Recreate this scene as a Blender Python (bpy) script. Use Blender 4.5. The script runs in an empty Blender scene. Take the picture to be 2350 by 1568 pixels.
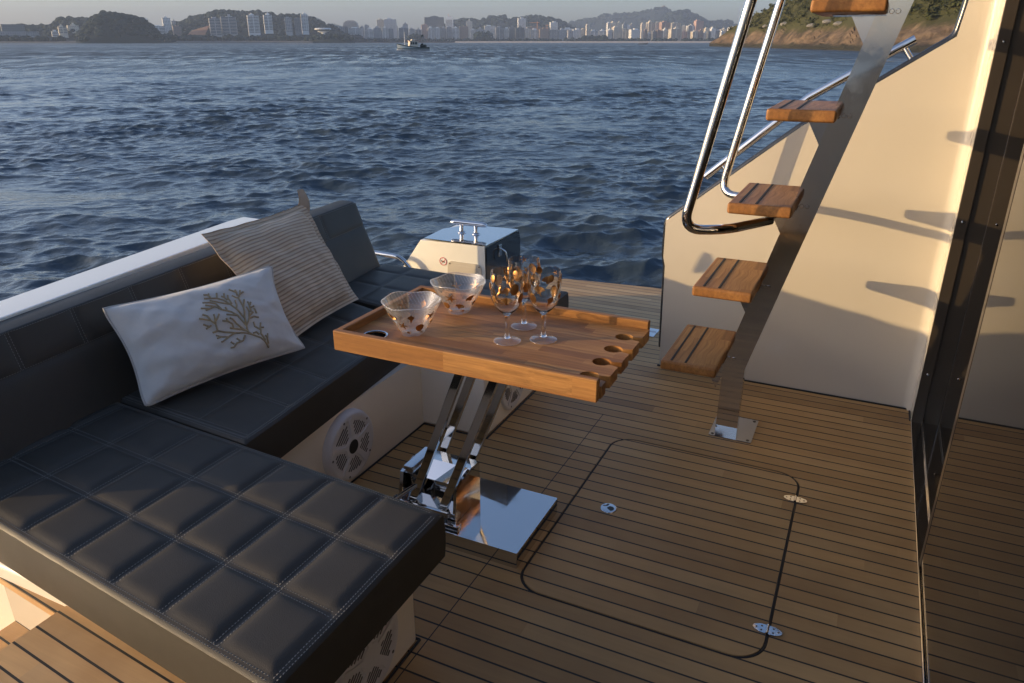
import bpy, bmesh, math, random
import numpy as np
from mathutils import Vector, Matrix, noise as mnoise
random.seed(7)
RNG = np.random.default_rng(11)
R = math.radians
sc = bpy.context.scene
COL = sc.collection

# ------------------------------------------------------------------ camera model
F, CX, CY, CAMZ = 1708.0, 1175.0, 784.0, 1.65
PITCH, YAW = R(21.94), R(25.4)
SEA = -1.15
_fh = np.array([-math.sin(YAW), math.cos(YAW), 0.0])
_rt = np.array([math.cos(YAW), math.sin(YAW), 0.0])
_up = np.array([0, 0, 1.0])
_fw = _fh * math.cos(PITCH) - _up * math.sin(PITCH)
_u = _fh * math.sin(PITCH) + _up * math.cos(PITCH)

def far(xn, up, dist):
    """a point of the far shore: bearing xn, height up (both as measured on the skyline), at a true distance in metres"""
    d = _fw * F + _rt * (xn * .57373 - CX) - _u * ((97.2 - up * .57373) - CY)
    t = dist / math.hypot(d[0], d[1])
    return np.array([0, 0, CAMZ]) + d * t

# ------------------------------------------------------------------ mesh helpers
class B:
    """collects shapes into one mesh"""
    def __init__(s):
        s.v = []; s.f = []; s.m = []; s.n = 0
    def add(s, vs, fs, mat=0):
        o = s.n
        s.v.extend([tuple(map(float, p)) for p in vs]); s.n += len(vs)
        s.f.extend([tuple(i + o for i in f) for f in fs]); s.m.extend([mat] * len(fs))
        return s
    def bm(s, b, mat=0):
        b.verts.index_update()
        s.add([v.co for v in b.verts], [[v.index for v in f.verts] for f in b.faces], mat); b.free()
        return s
    def box(s, c, d, r=0.0, seg=2, rot=None, mat=0):
        b = bmesh.new(); bmesh.ops.create_cube(b, size=1)
        bmesh.ops.scale(b, vec=d, verts=b.verts)
        if r > 0:
            bmesh.ops.bevel(b, geom=b.edges[:], offset=min(r, min(d) * .49), segments=seg, affect='EDGES', profile=.5)
        M = Matrix.Translation(c)
        if rot is not None: M = M @ rot
        bmesh.ops.transform(b, matrix=M, verts=b.verts)
        return s.bm(b, mat)
    def box2(s, a, b_, r=0.0, seg=2, mat=0):
        c = [(a[i] + b_[i]) / 2 for i in range(3)]; d = [abs(b_[i] - a[i]) for i in range(3)]
        return s.box(c, d, r, seg, None, mat)
    def tube(s, pts, r, n=12, closed=False, cap=True, mat=0):
        P = [Vector(p) for p in pts]; k = len(P)
        rs = r if hasattr(r, '__len__') else [r] * k
        T = []
        for i in range(k):
            a = P[(i - 1) % k] if (closed or i > 0) else P[i]
            b = P[(i + 1) % k] if (closed or i < k - 1) else P[i]
            T.append((b - a).normalized())
        nrm = T[0].orthogonal().normalized(); vs = []; 
        for i in range(k):
            nrm = (nrm - T[i] * nrm.dot(T[i]))
            nrm = nrm.normalized() if nrm.length > 1e-6 else T[i].orthogonal().normalized()
            bn = T[i].cross(nrm)
            for j in range(n):
                a = 2 * math.pi * j / n
                vs.append(P[i] + (nrm * math.cos(a) + bn * math.sin(a)) * rs[i])
        fs = []
        for i in range(k if closed else k - 1):
            i2 = (i + 1) % k
            for j in range(n):
                fs.append((i * n + j, i * n + (j + 1) % n, i2 * n + (j + 1) % n, i2 * n + j))
        if cap and not closed:
            fs.append(tuple(range(n))[::-1]); fs.append(tuple((k - 1) * n + j for j in range(n)))
        return s.add(vs, fs, mat)
    def lathe(s, prof, c=(0, 0, 0), n=32, M=None, mat=0):
        vs = []; fs = []; k = len(prof)
        for (r, z) in prof:
            for j in range(n):
                a = 2 * math.pi * j / n
                p = Vector((r * math.cos(a), r * math.sin(a), z))
                vs.append((M @ p if M is not None else p) + Vector(c))
        for i in range(k - 1):
            for j in range(n):
                fs.append((i * n + j, i * n + (j + 1) % n, (i + 1) * n + (j + 1) % n, (i + 1) * n + j))
        return s.add(vs, fs, mat)
    def prism(s, poly, fn, t0, t1, mat=0, holes=()):
        """poly: 2D outline (may be concave); fn(x, y, t) -> 3D; extruded from t0 to t1"""
        b = bmesh.new(); caps = ([], [])
        for lp in (poly, *holes):
            n = len(lp)
            lo = [b.verts.new(fn(x, y, t0)) for x, y in lp]; hi = [b.verts.new(fn(x, y, t1)) for x, y in lp]
            for i in range(n):
                j = (i + 1) % n; b.faces.new((lo[i], lo[j], hi[j], hi[i]))
            for L, es in ((lo, caps[0]), (hi, caps[1])): es += [b.edges.get((L[i], L[(i + 1) % n])) for i in range(n)]
        for es in caps: bmesh.ops.triangle_fill(b, edges=es, use_beauty=True)
        bmesh.ops.recalc_face_normals(b, faces=b.faces[:])
        return s.bm(b, mat)
    def grid(s, G, mat=0, flip=False):
        """G: array (rows, cols, 3)"""
        r, c = G.shape[:2]; fs = []
        for i in range(r - 1):
            for j in range(c - 1):
                q = (i * c + j, i * c + j + 1, (i + 1) * c + j + 1, (i + 1) * c + j)
                fs.append(q[::-1] if flip else q)
        return s.add(G.reshape(-1, 3), fs, mat)

def wloc(o):
    p = Vector((0, 0, 0))
    while o: p += o.location; o = o.parent
    return p

def obj(name, b, mats, parent=None, smooth=35, loc=None, fixn=True):
    me = bpy.data.meshes.new(name); me.from_pydata(b.v, [], b.f)
    off = wloc(parent) + (Vector(loc) if loc else Vector((0, 0, 0)))
    if off.length > 0:
        me.transform(Matrix.Translation(-off))
    for m in (mats if isinstance(mats, (list, tuple)) else [mats]): me.materials.append(m)
    if any(b.m): me.polygons.foreach_set('material_index', b.m)
    if fixn:
        t = bmesh.new(); t.from_mesh(me); bmesh.ops.recalc_face_normals(t, faces=t.faces[:]); t.to_mesh(me); t.free()
    if smooth:
        me.polygons.foreach_set('use_smooth', [True] * len(me.polygons)); me.set_sharp_from_angle(angle=R(smooth))
    me.update()
    o = bpy.data.objects.new(name, me); COL.objects.link(o)
    if loc: o.location = loc
    if parent: o.parent = parent
    if smooth and len(b.v) < 4000:
        wn = o.modifiers.new('weighted_normals', 'WEIGHTED_NORMAL'); wn.keep_sharp = True; wn.mode = 'FACE_AREA'; wn.weight = 100
    return o

def tag(o, label=None, cat=None, group=None, kind=None):
    if label: o['label'] = label
    if cat: o['category'] = cat
    if group: o['group'] = group
    if kind: o['kind'] = kind
    return o

def thing(name, label, cat, loc=(0, 0, 0), group=None):
    o = bpy.data.objects.new(name, None); COL.objects.link(o); o.location = loc; o.empty_display_size = .05
    return tag(o, label, cat, group)

def arc(c, r, a0, a1, n):
    return [(c[0] + r * math.cos(a0 + (a1 - a0) * i / n), c[1] + r * math.sin(a0 + (a1 - a0) * i / n)) for i in range(n + 1)]

def rrect(x0, y0, x1, y1, r, n=8):
    return (arc((x1 - r, y1 - r), r, 0, math.pi / 2, n) + arc((x0 + r, y1 - r), r, math.pi / 2, math.pi, n) +
            arc((x0 + r, y0 + r), r, math.pi, 1.5 * math.pi, n) + arc((x1 - r, y0 + r), r, 1.5 * math.pi, 2 * math.pi, n))

def fillet(pts, r, n=8):
    """round the inner corners of a 3D polyline"""
    P = [Vector(p) for p in pts]; out = [P[0]]
    for i in range(1, len(P) - 1):
        a = (P[i - 1] - P[i]); b = (P[i + 1] - P[i]); rr = min(r, a.length * .48, b.length * .48)
        p0 = P[i] + a.normalized() * rr; p1 = P[i] + b.normalized() * rr
        for k in range(n + 1):
            t = k / n; out.append(p0 * (1 - t) ** 2 + P[i] * 2 * t * (1 - t) + p1 * t * t)
    out.append(P[-1]); return out

XY = lambda x, y, t: (x, y, t)
XZ = lambda x, y, t: (x, t, y)
YZ = lambda x, y, t: (t, x, y)

# ------------------------------------------------------------------ materials
def newmat(name):
    m = bpy.data.materials.new(name); m.use_nodes = True; nt = m.node_tree
    p = nt.nodes['Principled BSDF']; return m, nt, p

def N(nt, typ, ins=None, **kw):
    n = nt.nodes.new(typ)
    for k, v in kw.items(): setattr(n, k, v)
    for k, v in (ins or {}).items():
        if isinstance(v, bpy.types.NodeSocket): nt.links.new(v, n.inputs[k])
        else: n.inputs[k].default_value = v
    return n

def M_(nt, op, a, b=0.0, c=None):
    i = {0: a, 1: b}
    if c is not None: i[2] = c
    return N(nt, 'ShaderNodeMath', i, operation=op).outputs[0]

def ramp(nt, fac, stops):
    n = N(nt, 'ShaderNodeValToRGB', {0: fac}); e = n.color_ramp.elements
    while len(e) < len(stops): e.new(.5)
    for el, (p, c) in zip(e, stops): el.position = p; el.color = (*c, 1)
    return n.outputs[0]

def mix(nt, fac, a, b, blend='MIX'):
    n = N(nt, 'ShaderNodeMix', data_type='RGBA', blend_type=blend)
    for idx, v in ((0, fac), (6, a), (7, b)):
        if isinstance(v, bpy.types.NodeSocket): nt.links.new(v, n.inputs[idx])
        else: n.inputs[idx].default_value = v if idx == 0 else (*v, 1)
    return n.outputs[2]

def setp(nt, p, **kw):
    for k, v in kw.items():
        k = k.replace('_', ' ')
        if isinstance(v, bpy.types.NodeSocket): nt.links.new(v, p.inputs[k])
        elif isinstance(v, tuple): p.inputs[k].default_value = (*v, 1) if len(v) == 3 else v
        else: p.inputs[k].default_value = v

def objco(nt): return N(nt, 'ShaderNodeTexCoord').outputs['Object']
def sep(nt, co):
    s = N(nt, 'ShaderNodeSeparateXYZ', {0: co}); return s.outputs
def comb(nt, x, y, z): return N(nt, 'ShaderNodeCombineXYZ', {0: x, 1: y, 2: z}).outputs[0]
def noise(nt, co, scale, detail=3, rough=.5):
    return N(nt, 'ShaderNodeTexNoise', {'Vector': co, 'Scale': scale, 'Detail': detail, 'Roughness': rough}).outputs['Fac']
def bump(nt, h, strength, dist): return N(nt, 'ShaderNodeBump', {'Height': h, 'Strength': strength, 'Distance': dist}).outputs[0]

def plain(name, col, rough=.5, metal=0.0, var=.0, scale=8.0, bumpd=0.0, bscale=200.0, coat=0.0, spec=.5):
    m, nt, p = newmat(name)
    c = col
    co = objco(nt)
    if var:
        c = mix(nt, noise(nt, co, scale, 4), tuple(x * (1 - var) for x in col), tuple(min(1, x * (1 + var)) for x in col))
    setp(nt, p, Base_Color=c, Roughness=rough, Metallic=metal, Coat_Weight=coat, Specular_IOR_Level=spec)
    if coat: p.inputs['Coat Roughness'].default_value = .05
    if bumpd: setp(nt, p, Normal=bump(nt, noise(nt, co, bscale, 3), .6, bumpd))
    return m

def teak_deck(name, pitch=.0638, phase=2.79, caulk=.0064, seam=True, tint=(1, 1, 1), skew=0.0):
    m, nt, p = newmat(name); co = objco(nt); x, y, z = sep(nt, co)
    yy = M_(nt, 'ADD', y, M_(nt, 'MULTIPLY', x, skew))
    t = M_(nt, 'DIVIDE', M_(nt, 'SUBTRACT', yy, phase - 60 * pitch), pitch)
    idx = M_(nt, 'FLOOR', t); fr = M_(nt, 'FRACT', t)
    edge = M_(nt, 'MINIMUM', fr, M_(nt, 'SUBTRACT', 1.0, fr))
    dist = M_(nt, 'MULTIPLY', edge, pitch)
    rnd = N(nt, 'ShaderNodeTexWhiteNoise', {'W': idx}, noise_dimensions='1D').outputs['Value']
    seg = M_(nt, 'FLOOR', M_(nt, 'ADD', M_(nt, 'DIVIDE', x, 1.9), M_(nt, 'MULTIPLY', rnd, 7.0)))
    rnd2 = N(nt, 'ShaderNodeTexWhiteNoise', {'Vector': comb(nt, idx, seg, 0.0)}, noise_dimensions='3D').outputs['Value']
    gco = comb(nt, M_(nt, 'ADD', M_(nt, 'MULTIPLY', x, 2.2), M_(nt, 'MULTIPLY', rnd2, 37.0)), M_(nt, 'MULTIPLY', y, 55.0), z)
    g = noise(nt, gco, 1.0, 5, .65)
    fine = noise(nt, comb(nt, M_(nt, 'MULTIPLY', x, 9.0), M_(nt, 'MULTIPLY', y, 420.0), z), 1.0, 3, .6)
    blot = noise(nt, comb(nt, x, y, rnd2), 2.6, 4, .6)
    base = ramp(nt, rnd2, [(0.0, (.185, .108, .050)), (.45, (.290, .180, .085)), (1.0, (.390, .262, .138))])
    c = mix(nt, M_(nt, 'MULTIPLY', g, .62), base, (.125, .070, .030))
    c = mix(nt, M_(nt, 'MULTIPLY', fine, .30), c, (.40, .28, .15))
    c = mix(nt, M_(nt, 'MULTIPLY', M_(nt, 'SUBTRACT', blot, .40), 1.3), c, (.36, .27, .165))
    c = mix(nt, 1.0, c, tint, 'MULTIPLY')
    mask = M_(nt, 'LESS_THAN', dist, caulk / 2)
    if seam:
        m2 = M_(nt, 'MULTIPLY', M_(nt, 'LESS_THAN', M_(nt, 'ABSOLUTE', M_(nt, 'ADD', x, .965)), .0018), M_(nt, 'LESS_THAN', y, 3.05))
        mask = M_(nt, 'MAXIMUM', mask, m2)
    c = mix(nt, mask, c, (.010, .010, .011))
    rough = M_(nt, 'ADD', .46, M_(nt, 'MULTIPLY', fine, .25))
    stain = noise(nt, comb(nt, x, y, 4.0), .8, 5, .6)
    c = mix(nt, M_(nt, 'MULTIPLY', ramp(nt, stain, [(.5, (0, 0, 0)), (.72, (1, 1, 1))]), .35), c, (.060, .042, .024))
    h = M_(nt, 'ADD', M_(nt, 'MULTIPLY', M_(nt, 'SUBTRACT', 1.0, mask), 1.0), M_(nt, 'MULTIPLY', fine, .25))
    setp(nt, p, Base_Color=c, Roughness=rough, Normal=bump(nt, h, .5, .0012)); return m

def teak_varnish(name, along=0, strip=.042, length=.42, dark=1.0):
    """laminated varnished teak, strips running along axis 0 (x) or 1 (y)"""
    m, nt, p = newmat(name); co = objco(nt); s = sep(nt, co)
    a, b, z = (s[0], s[1], s[2]) if along == 0 else (s[1], s[0], s[2])
    bz = M_(nt, 'ADD', b, M_(nt, 'MULTIPLY', z, .55))
    idx = M_(nt, 'FLOOR', M_(nt, 'DIVIDE', M_(nt, 'ADD', bz, 9.0), strip))
    r1 = N(nt, 'ShaderNodeTexWhiteNoise', {'W': idx}, noise_dimensions='1D').outputs['Value']
    seg = M_(nt, 'FLOOR', M_(nt, 'ADD', M_(nt, 'DIVIDE', a, length), M_(nt, 'MULTIPLY', r1, 9.0)))
    r2 = N(nt, 'ShaderNodeTexWhiteNoise', {'Vector': comb(nt, idx, seg, 2.0)}, noise_dimensions='3D').outputs['Value']
    wav = noise(nt, comb(nt, M_(nt, 'MULTIPLY', a, 3.0), b, r2), 2.0, 2)
    gco = comb(nt, M_(nt, 'ADD', M_(nt, 'MULTIPLY', a, 3.5), M_(nt, 'MULTIPLY', r2, 51.0)),
               M_(nt, 'ADD', M_(nt, 'MULTIPLY', b, 85.0), M_(nt, 'MULTIPLY', wav, 4.0)), M_(nt, 'MULTIPLY', z, 85.0))
    g = noise(nt, gco, 1.0, 5, .7)
    fine = noise(nt, comb(nt, M_(nt, 'MULTIPLY', a, 25.0), M_(nt, 'MULTIPLY', b, 600.0), M_(nt, 'MULTIPLY', z, 600.0)), 1.0, 2)
    base = ramp(nt, r2, [(0.0, (.225, .088, .022)), (.5, (.365, .158, .042)), (1.0, (.500, .250, .078))])
    c = mix(nt, M_(nt, 'MULTIPLY', ramp(nt, g, [(.33, (0, 0, 0)), (.68, (1, 1, 1))]), .72), base, (.120, .048, .016))
    c = mix(nt, M_(nt, 'MULTIPLY', fine, .25), c, (.40, .22, .09))
    if dark != 1.0: c = mix(nt, 1.0, c, (dark,) * 3, 'MULTIPLY')
    setp(nt, p, Base_Color=c, Roughness=M_(nt, 'ADD', .42, M_(nt, 'MULTIPLY', g, .2)), Specular_IOR_Level=.32, Normal=bump(nt, g, .25, .0008))
    p.inputs['Coat Roughness'].default_value = .2
    return m

def vinyl(name):
    m, nt, p = newmat(name); co = objco(nt)
    v = N(nt, 'ShaderNodeTexVoronoi', {'Vector': co, 'Scale': 420.0}).outputs['Distance']
    b = noise(nt, co, 9.0, 3)
    c = mix(nt, noise(nt, co, 5.0, 4), (.038, .0345, .029), (.052, .047, .040))
    p.inputs['Coat Roughness'].default_value = .34
    setp(nt, p, Base_Color=c, Roughness=M_(nt, 'ADD', .44, M_(nt, 'MULTIPLY', b, .16)), Specular_IOR_Level=.26, Coat_Weight=.05,
         Normal=bump(nt, M_(nt, 'ADD', v, M_(nt, 'MULTIPLY', b, 2.0)), .25, .0012)); return m

def steel(name, rough=.06, col=(.66, .65, .64), wob=.00012):
    m, nt, p = newmat(name); co = objco(nt)
    h = noise(nt, co, 11.0, 2)
    setp(nt, p, Base_Color=col, Metallic=1.0, Roughness=M_(nt, 'ADD', rough, M_(nt, 'MULTIPLY', ramp(nt, noise(nt, co, 14.0, 5, .7), [(.45, (0, 0, 0)), (.75, (1, 1, 1))]), .12)), Normal=bump(nt, h, .35, wob)); return m

def stripes_fabric(name, axis_u):
    m, nt, p = newmat(name)
    uv = N(nt, 'ShaderNodeUVMap', uv_map='UVMap').outputs[0]; u, v, _ = sep(nt, uv); co = objco(nt)
    wob = M_(nt, 'MULTIPLY', noise(nt, co, 14.0, 3), .006)
    t = M_(nt, 'MULTIPLY', M_(nt, 'ADD', v, wob), 33.0)
    fr = M_(nt, 'FRACT', t); r = N(nt, 'ShaderNodeTexWhiteNoise', {'W': M_(nt, 'FLOOR', t)}, noise_dimensions='1D').outputs['Value']
    s = M_(nt, 'SMOOTH_MAX', 0.0, M_(nt, 'SINE', M_(nt, 'MULTIPLY', fr, 6.2832)), .2)
    thread = N(nt, 'ShaderNodeTexNoise', {'Vector': comb(nt, M_(nt, 'MULTIPLY', u, 160.0), M_(nt, 'MULTIPLY', v, 300.0), 0.0), 'Scale': 1.0}).outputs['Fac']
    light = mix(nt, r, (.60, .49, .37), (.51, .405, .30))
    dark = mix(nt, r, (.30, .215, .145), (.215, .15, .100))
    c = mix(nt, M_(nt, 'MULTIPLY', s, M_(nt, 'ADD', .45, M_(nt, 'MULTIPLY', thread, .55))), light, dark)
    h = M_(nt, 'ADD', M_(nt, 'MULTIPLY', s, -1.0), M_(nt, 'MULTIPLY', thread, .6))
    setp(nt, p, Base_Color=c, Roughness=.95, Specular_IOR_Level=.1, Sheen_Weight=.2, Normal=bump(nt, h, .8, .003)); return m

def cloth(name, col):
    m, nt, p = newmat(name); co = objco(nt); x, y, z = sep(nt, co)
    w = M_(nt, 'MULTIPLY', M_(nt, 'SINE', M_(nt, 'MULTIPLY', M_(nt, 'ADD', x, y), 2600.0)), M_(nt, 'SINE', M_(nt, 'MULTIPLY', z, 2600.0)))
    wr = noise(nt, co, 7.0, 4, .6)
    c = mix(nt, noise(nt, co, 60.0, 4), tuple(a * .93 for a in col), col)
    setp(nt, p, Base_Color=c, Roughness=.85, Specular_IOR_Level=.2, Sheen_Weight=.15, Normal=bump(nt, M_(nt, 'ADD', M_(nt, 'MULTIPLY', wr, 22.0), w), .6, .0012)); return m

def solid_clear(name):
    m, nt, p = newmat(name); setp(nt, p, Base_Color=(.985, .975, .96), Roughness=.0, IOR=1.46, Transmission_Weight=1.0); return m
def clear(name, tint=(.97, .95, .92), extra=.05, ior=1.49, rough=.02, milk=0.0):
    m, nt, p = newmat(name); nt.nodes.remove(p); out = nt.nodes['Material Output']
    t = N(nt, 'ShaderNodeBsdfTransparent', {'Color': (*tint, 1)})
    g = N(nt, 'ShaderNodeBsdfGlossy', {'Color': (1, 1, 1, 1), 'Roughness': rough})
    lw = N(nt, 'ShaderNodeLayerWeight', {'Blend': .5}).outputs['Facing']
    f0 = ((ior - 1) / (ior + 1)) ** 2
    fac = M_(nt, 'ADD', f0 + extra * .25, M_(nt, 'MULTIPLY', M_(nt, 'POWER', lw, 4.5), 1 - f0 - extra * .25))
    s = N(nt, 'ShaderNodeMixShader', {0: fac, 1: t.outputs[0], 2: g.outputs[0]})
    if milk:
        d = N(nt, 'ShaderNodeBsdfTranslucent', {'Color': (.9, .88, .85, 1)}); d2 = N(nt, 'ShaderNodeBsdfDiffuse', {'Color': (.9, .88, .85, 1)})
        dd = N(nt, 'ShaderNodeMixShader', {0: .5, 1: d.outputs[0], 2: d2.outputs[0]})
        s = N(nt, 'ShaderNodeMixShader', {0: milk, 1: s.outputs[0], 2: dd.outputs[0]})
    nt.links.new(s.outputs[0], out.inputs[0]); return m

MT = dict(
    deck=teak_deck('weathered_teak_planks', tint=(1.46, 1.31, .97)),
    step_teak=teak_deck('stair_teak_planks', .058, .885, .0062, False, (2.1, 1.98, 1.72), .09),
    side_teak_lit=teak_deck('side_platform_teak_lit', .0638, 4.20, .0060, False, (1.6, 1.56, 1.42)),  # paler tint paints in sunlight that the locker keeps off the platform
    tray=teak_varnish('varnished_teak'), tread=teak_varnish('varnished_teak_tread', 1, .055, .3),
    vinyl=vinyl('black_vinyl'), thread=plain('grey_thread', (.19, .185, .17), .8),
    gel=plain('white_gelcoat', (.60, .545, .455), .24, var=.025, scale=2.5, coat=.3, bumpd=.0035, bscale=2.2),
    gelshade=plain('cream_gelcoat', (.82, .74, .63), .3, var=.03, scale=3, coat=.2, bumpd=.003, bscale=2.5),
    steel=steel('polished_stainless', .03), steel_d=plain('dark_bronze_metal', (.085, .068, .052), .32, .55, var=.2, scale=4), bars=steel('bar_stainless', .055, (.68, .63, .565), .0001),
    rubber=plain('black_rubber', (.012, .012, .013), .55), navy=plain('dark_gelcoat', (.016, .018, .022), .16, coat=.5),
    spk=plain('white_plastic', (.66, .635, .64), .5, var=.03, scale=20), dark=plain('speaker_mesh_black', (.02, .018, .018), .7),
    slot=plain('speaker_slot_grey', (.13, .115, .11), .8),
    cloth=cloth('white_linen', (.69, .675, .645)), coral=plain('tan_embroidery', (.34, .265, .155), .8, var=.25, scale=120, bumpd=.0008, bscale=500),
    piping=cloth('linen_piping', (.52, .50, .47)),
    acrylic=solid_clear('clear_acrylic'), frosted=clear('bowl_acrylic', (.96, .945, .93), .12, 1.5, .05, .06),
    footglass=clear('foot_acrylic', (.95, .94, .93), .25, 1.5, .03, .02),
    rimglass=clear('bowl_rim_acrylic', (.96, .93, .90), .5, 1.5, .04, .16),
    dots=plain('frosted_dot', (.85, .85, .85), .35), gold=plain('copper_gold_foil', (.50, .27, .105), .46, 1.0, var=.25, scale=160, bumpd=.0006, bscale=300),
    bright=plain('bright_white_gelcoat', (.86, .84, .76), .22, coat=.3),
    flange=cloth('woven_beige', (.48, .40, .32)),
    red=plain('sticker_red', (.55, .02, .02), .4), white=plain('sticker_white', (.8, .8, .78), .4), black=plain('sticker_black', (.01, .01, .01), .4),
    glass=plain('tinted_glass', (.006, .006, .007), .015, coat=.0, spec=.55),
    cabin=plain('dark_cabin_lining', (.02, .018, .016), .8), strip=plain('rubber_grip_strip', (.02, .02, .022), .75, bumpd=.0006, bscale=700),
)
MT['stripe'] = stripes_fabric('striped_woven_fabric', 0)

# ------------------------------------------------------------------ deck and hatch
HX0, HX1, HY0, HY1 = -.835, -.06, 1.775, 2.868
GAP = .010
def deck():
    b = bmesh.new()
    outer = [b.verts.new((x, y, 0)) for x, y in ((-1.72, -1.6), (3.0, -1.6), (3.0, 4.2), (-2.9, 4.2), (-2.9, 1.0), (-1.72, 1.0))]
    inner = [b.verts.new((x, y, 0)) for x, y in rrect(HX0 - GAP, HY0 - GAP, HX1 + GAP, HY1 + GAP, .10)]
    es = []
    for L in (outer, inner):
        for i in range(len(L)): es.append(b.edges.new((L[i], L[(i + 1) % len(L)])))
    bmesh.ops.triangle_fill(b, edges=es, use_beauty=True)
    low = [b.verts.new((v.co.x, v.co.y, -.05)) for v in inner]
    for i in range(len(inner)):
        j = (i + 1) % len(inner); b.faces.new((inner[i], inner[j], low[j], low[i]))
    lo = [b.verts.new((v.co.x, v.co.y, -1.7)) for v in outer]
    for i in range(len(outer)):
        j = (i + 1) % len(outer); f = b.faces.new((outer[i], outer[j], lo[j], lo[i])); f.material_index = 1
    f = b.faces.new(low); f.material_index = 2
    me = bpy.data.meshes.new('deck'); bmesh.ops.recalc_face_normals(b, faces=b.faces[:]); b.to_mesh(me); b.free()
    for m in (MT['deck'], MT['gel'], MT['rubber']): me.materials.append(m)
    o = bpy.data.objects.new('deck', me); COL.objects.link(o); tag(o, kind='structure')
deck()
hatch = thing('deck_hatch', 'large rounded teak hatch set flush in the deck beside the table base', 'hatch', (HX0, HY0, 0))
p = B().prism(rrect(HX0, HY0, HX1, HY1, .092), XY, -.03, .001); obj('panel', p, MT['deck'], hatch, 30, loc=None)
hp = hatch.children[0]
hp.location = -hatch.location; hp.data.transform(Matrix.Translation(hatch.location))      # keeps the plank pattern in step with the deck
p = B(); o_ = rrect(HX0 - .005, HY0 - .005, HX1 + .005, HY1 + .005, .097, 10)
p.tube([(x, y, -.004) for x, y in o_], .0045, 8, True); obj('seal', p, MT['rubber'], hatch)
# round lifting latch
lx, ly = -.694, 2.319
p = B().lathe([(.0, .0045), (.028, .0045), (.031, .003), (.032, .001)], (lx, ly, 0), 40)
lat = obj('latch', p, MT['steel'], hatch)
p = B().prism([(lx - .006, ly - .004)] + arc((lx + .008, ly - .003), .014, -1.3, 1.9, 10) + [(lx + .002, ly + .012)], XY, .0046, .0054); obj('finger_recess', p, MT['black'], lat)
p = B().prism([(lx - .024, ly + .004), (lx - .008, ly + .009), (lx - .004, ly + .022), (lx - .010, ly + .024), (lx - .014, ly + .013), (lx - .024, ly + .009)], XY, .0046, .0054)
obj('handle_cut', p, MT['black'], lat)
for hy in (2.685, 1.92):
    p = B(); sgn = 1
    out = []
    for sx_ in (1, -1):
        out += [(-.058 + sx_ * x_, hy + sx_ * y_) for x_, y_ in ((.008, -.019), (.022, -.018), (.036, -.0115), (.0415, -.006), (.043, 0), (.0415, .006), (.036, .0115), (.022, .018), (.008, .019))]
    p.prism(out, XY, .0015, .0045)
    hg = obj('hinge', p, MT['steel'], hatch)
    obj('knuckle', B().tube([(-.058, hy - .019, .0055), (-.058, hy + .019, .0055)], .0045, 12), MT['steel'], hg)
    for dx in (-.032, -.017, .017, .032):
        for dy in ((-.009, .009) if abs(dx) < .02 else (0,)):
            obj('screw', B().lathe([(0, .0052), (.0028, .0052), (.0035, .0044)], (-.058 + dx, hy + dy, 0), 10), MT['steel_d'], hg)

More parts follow.
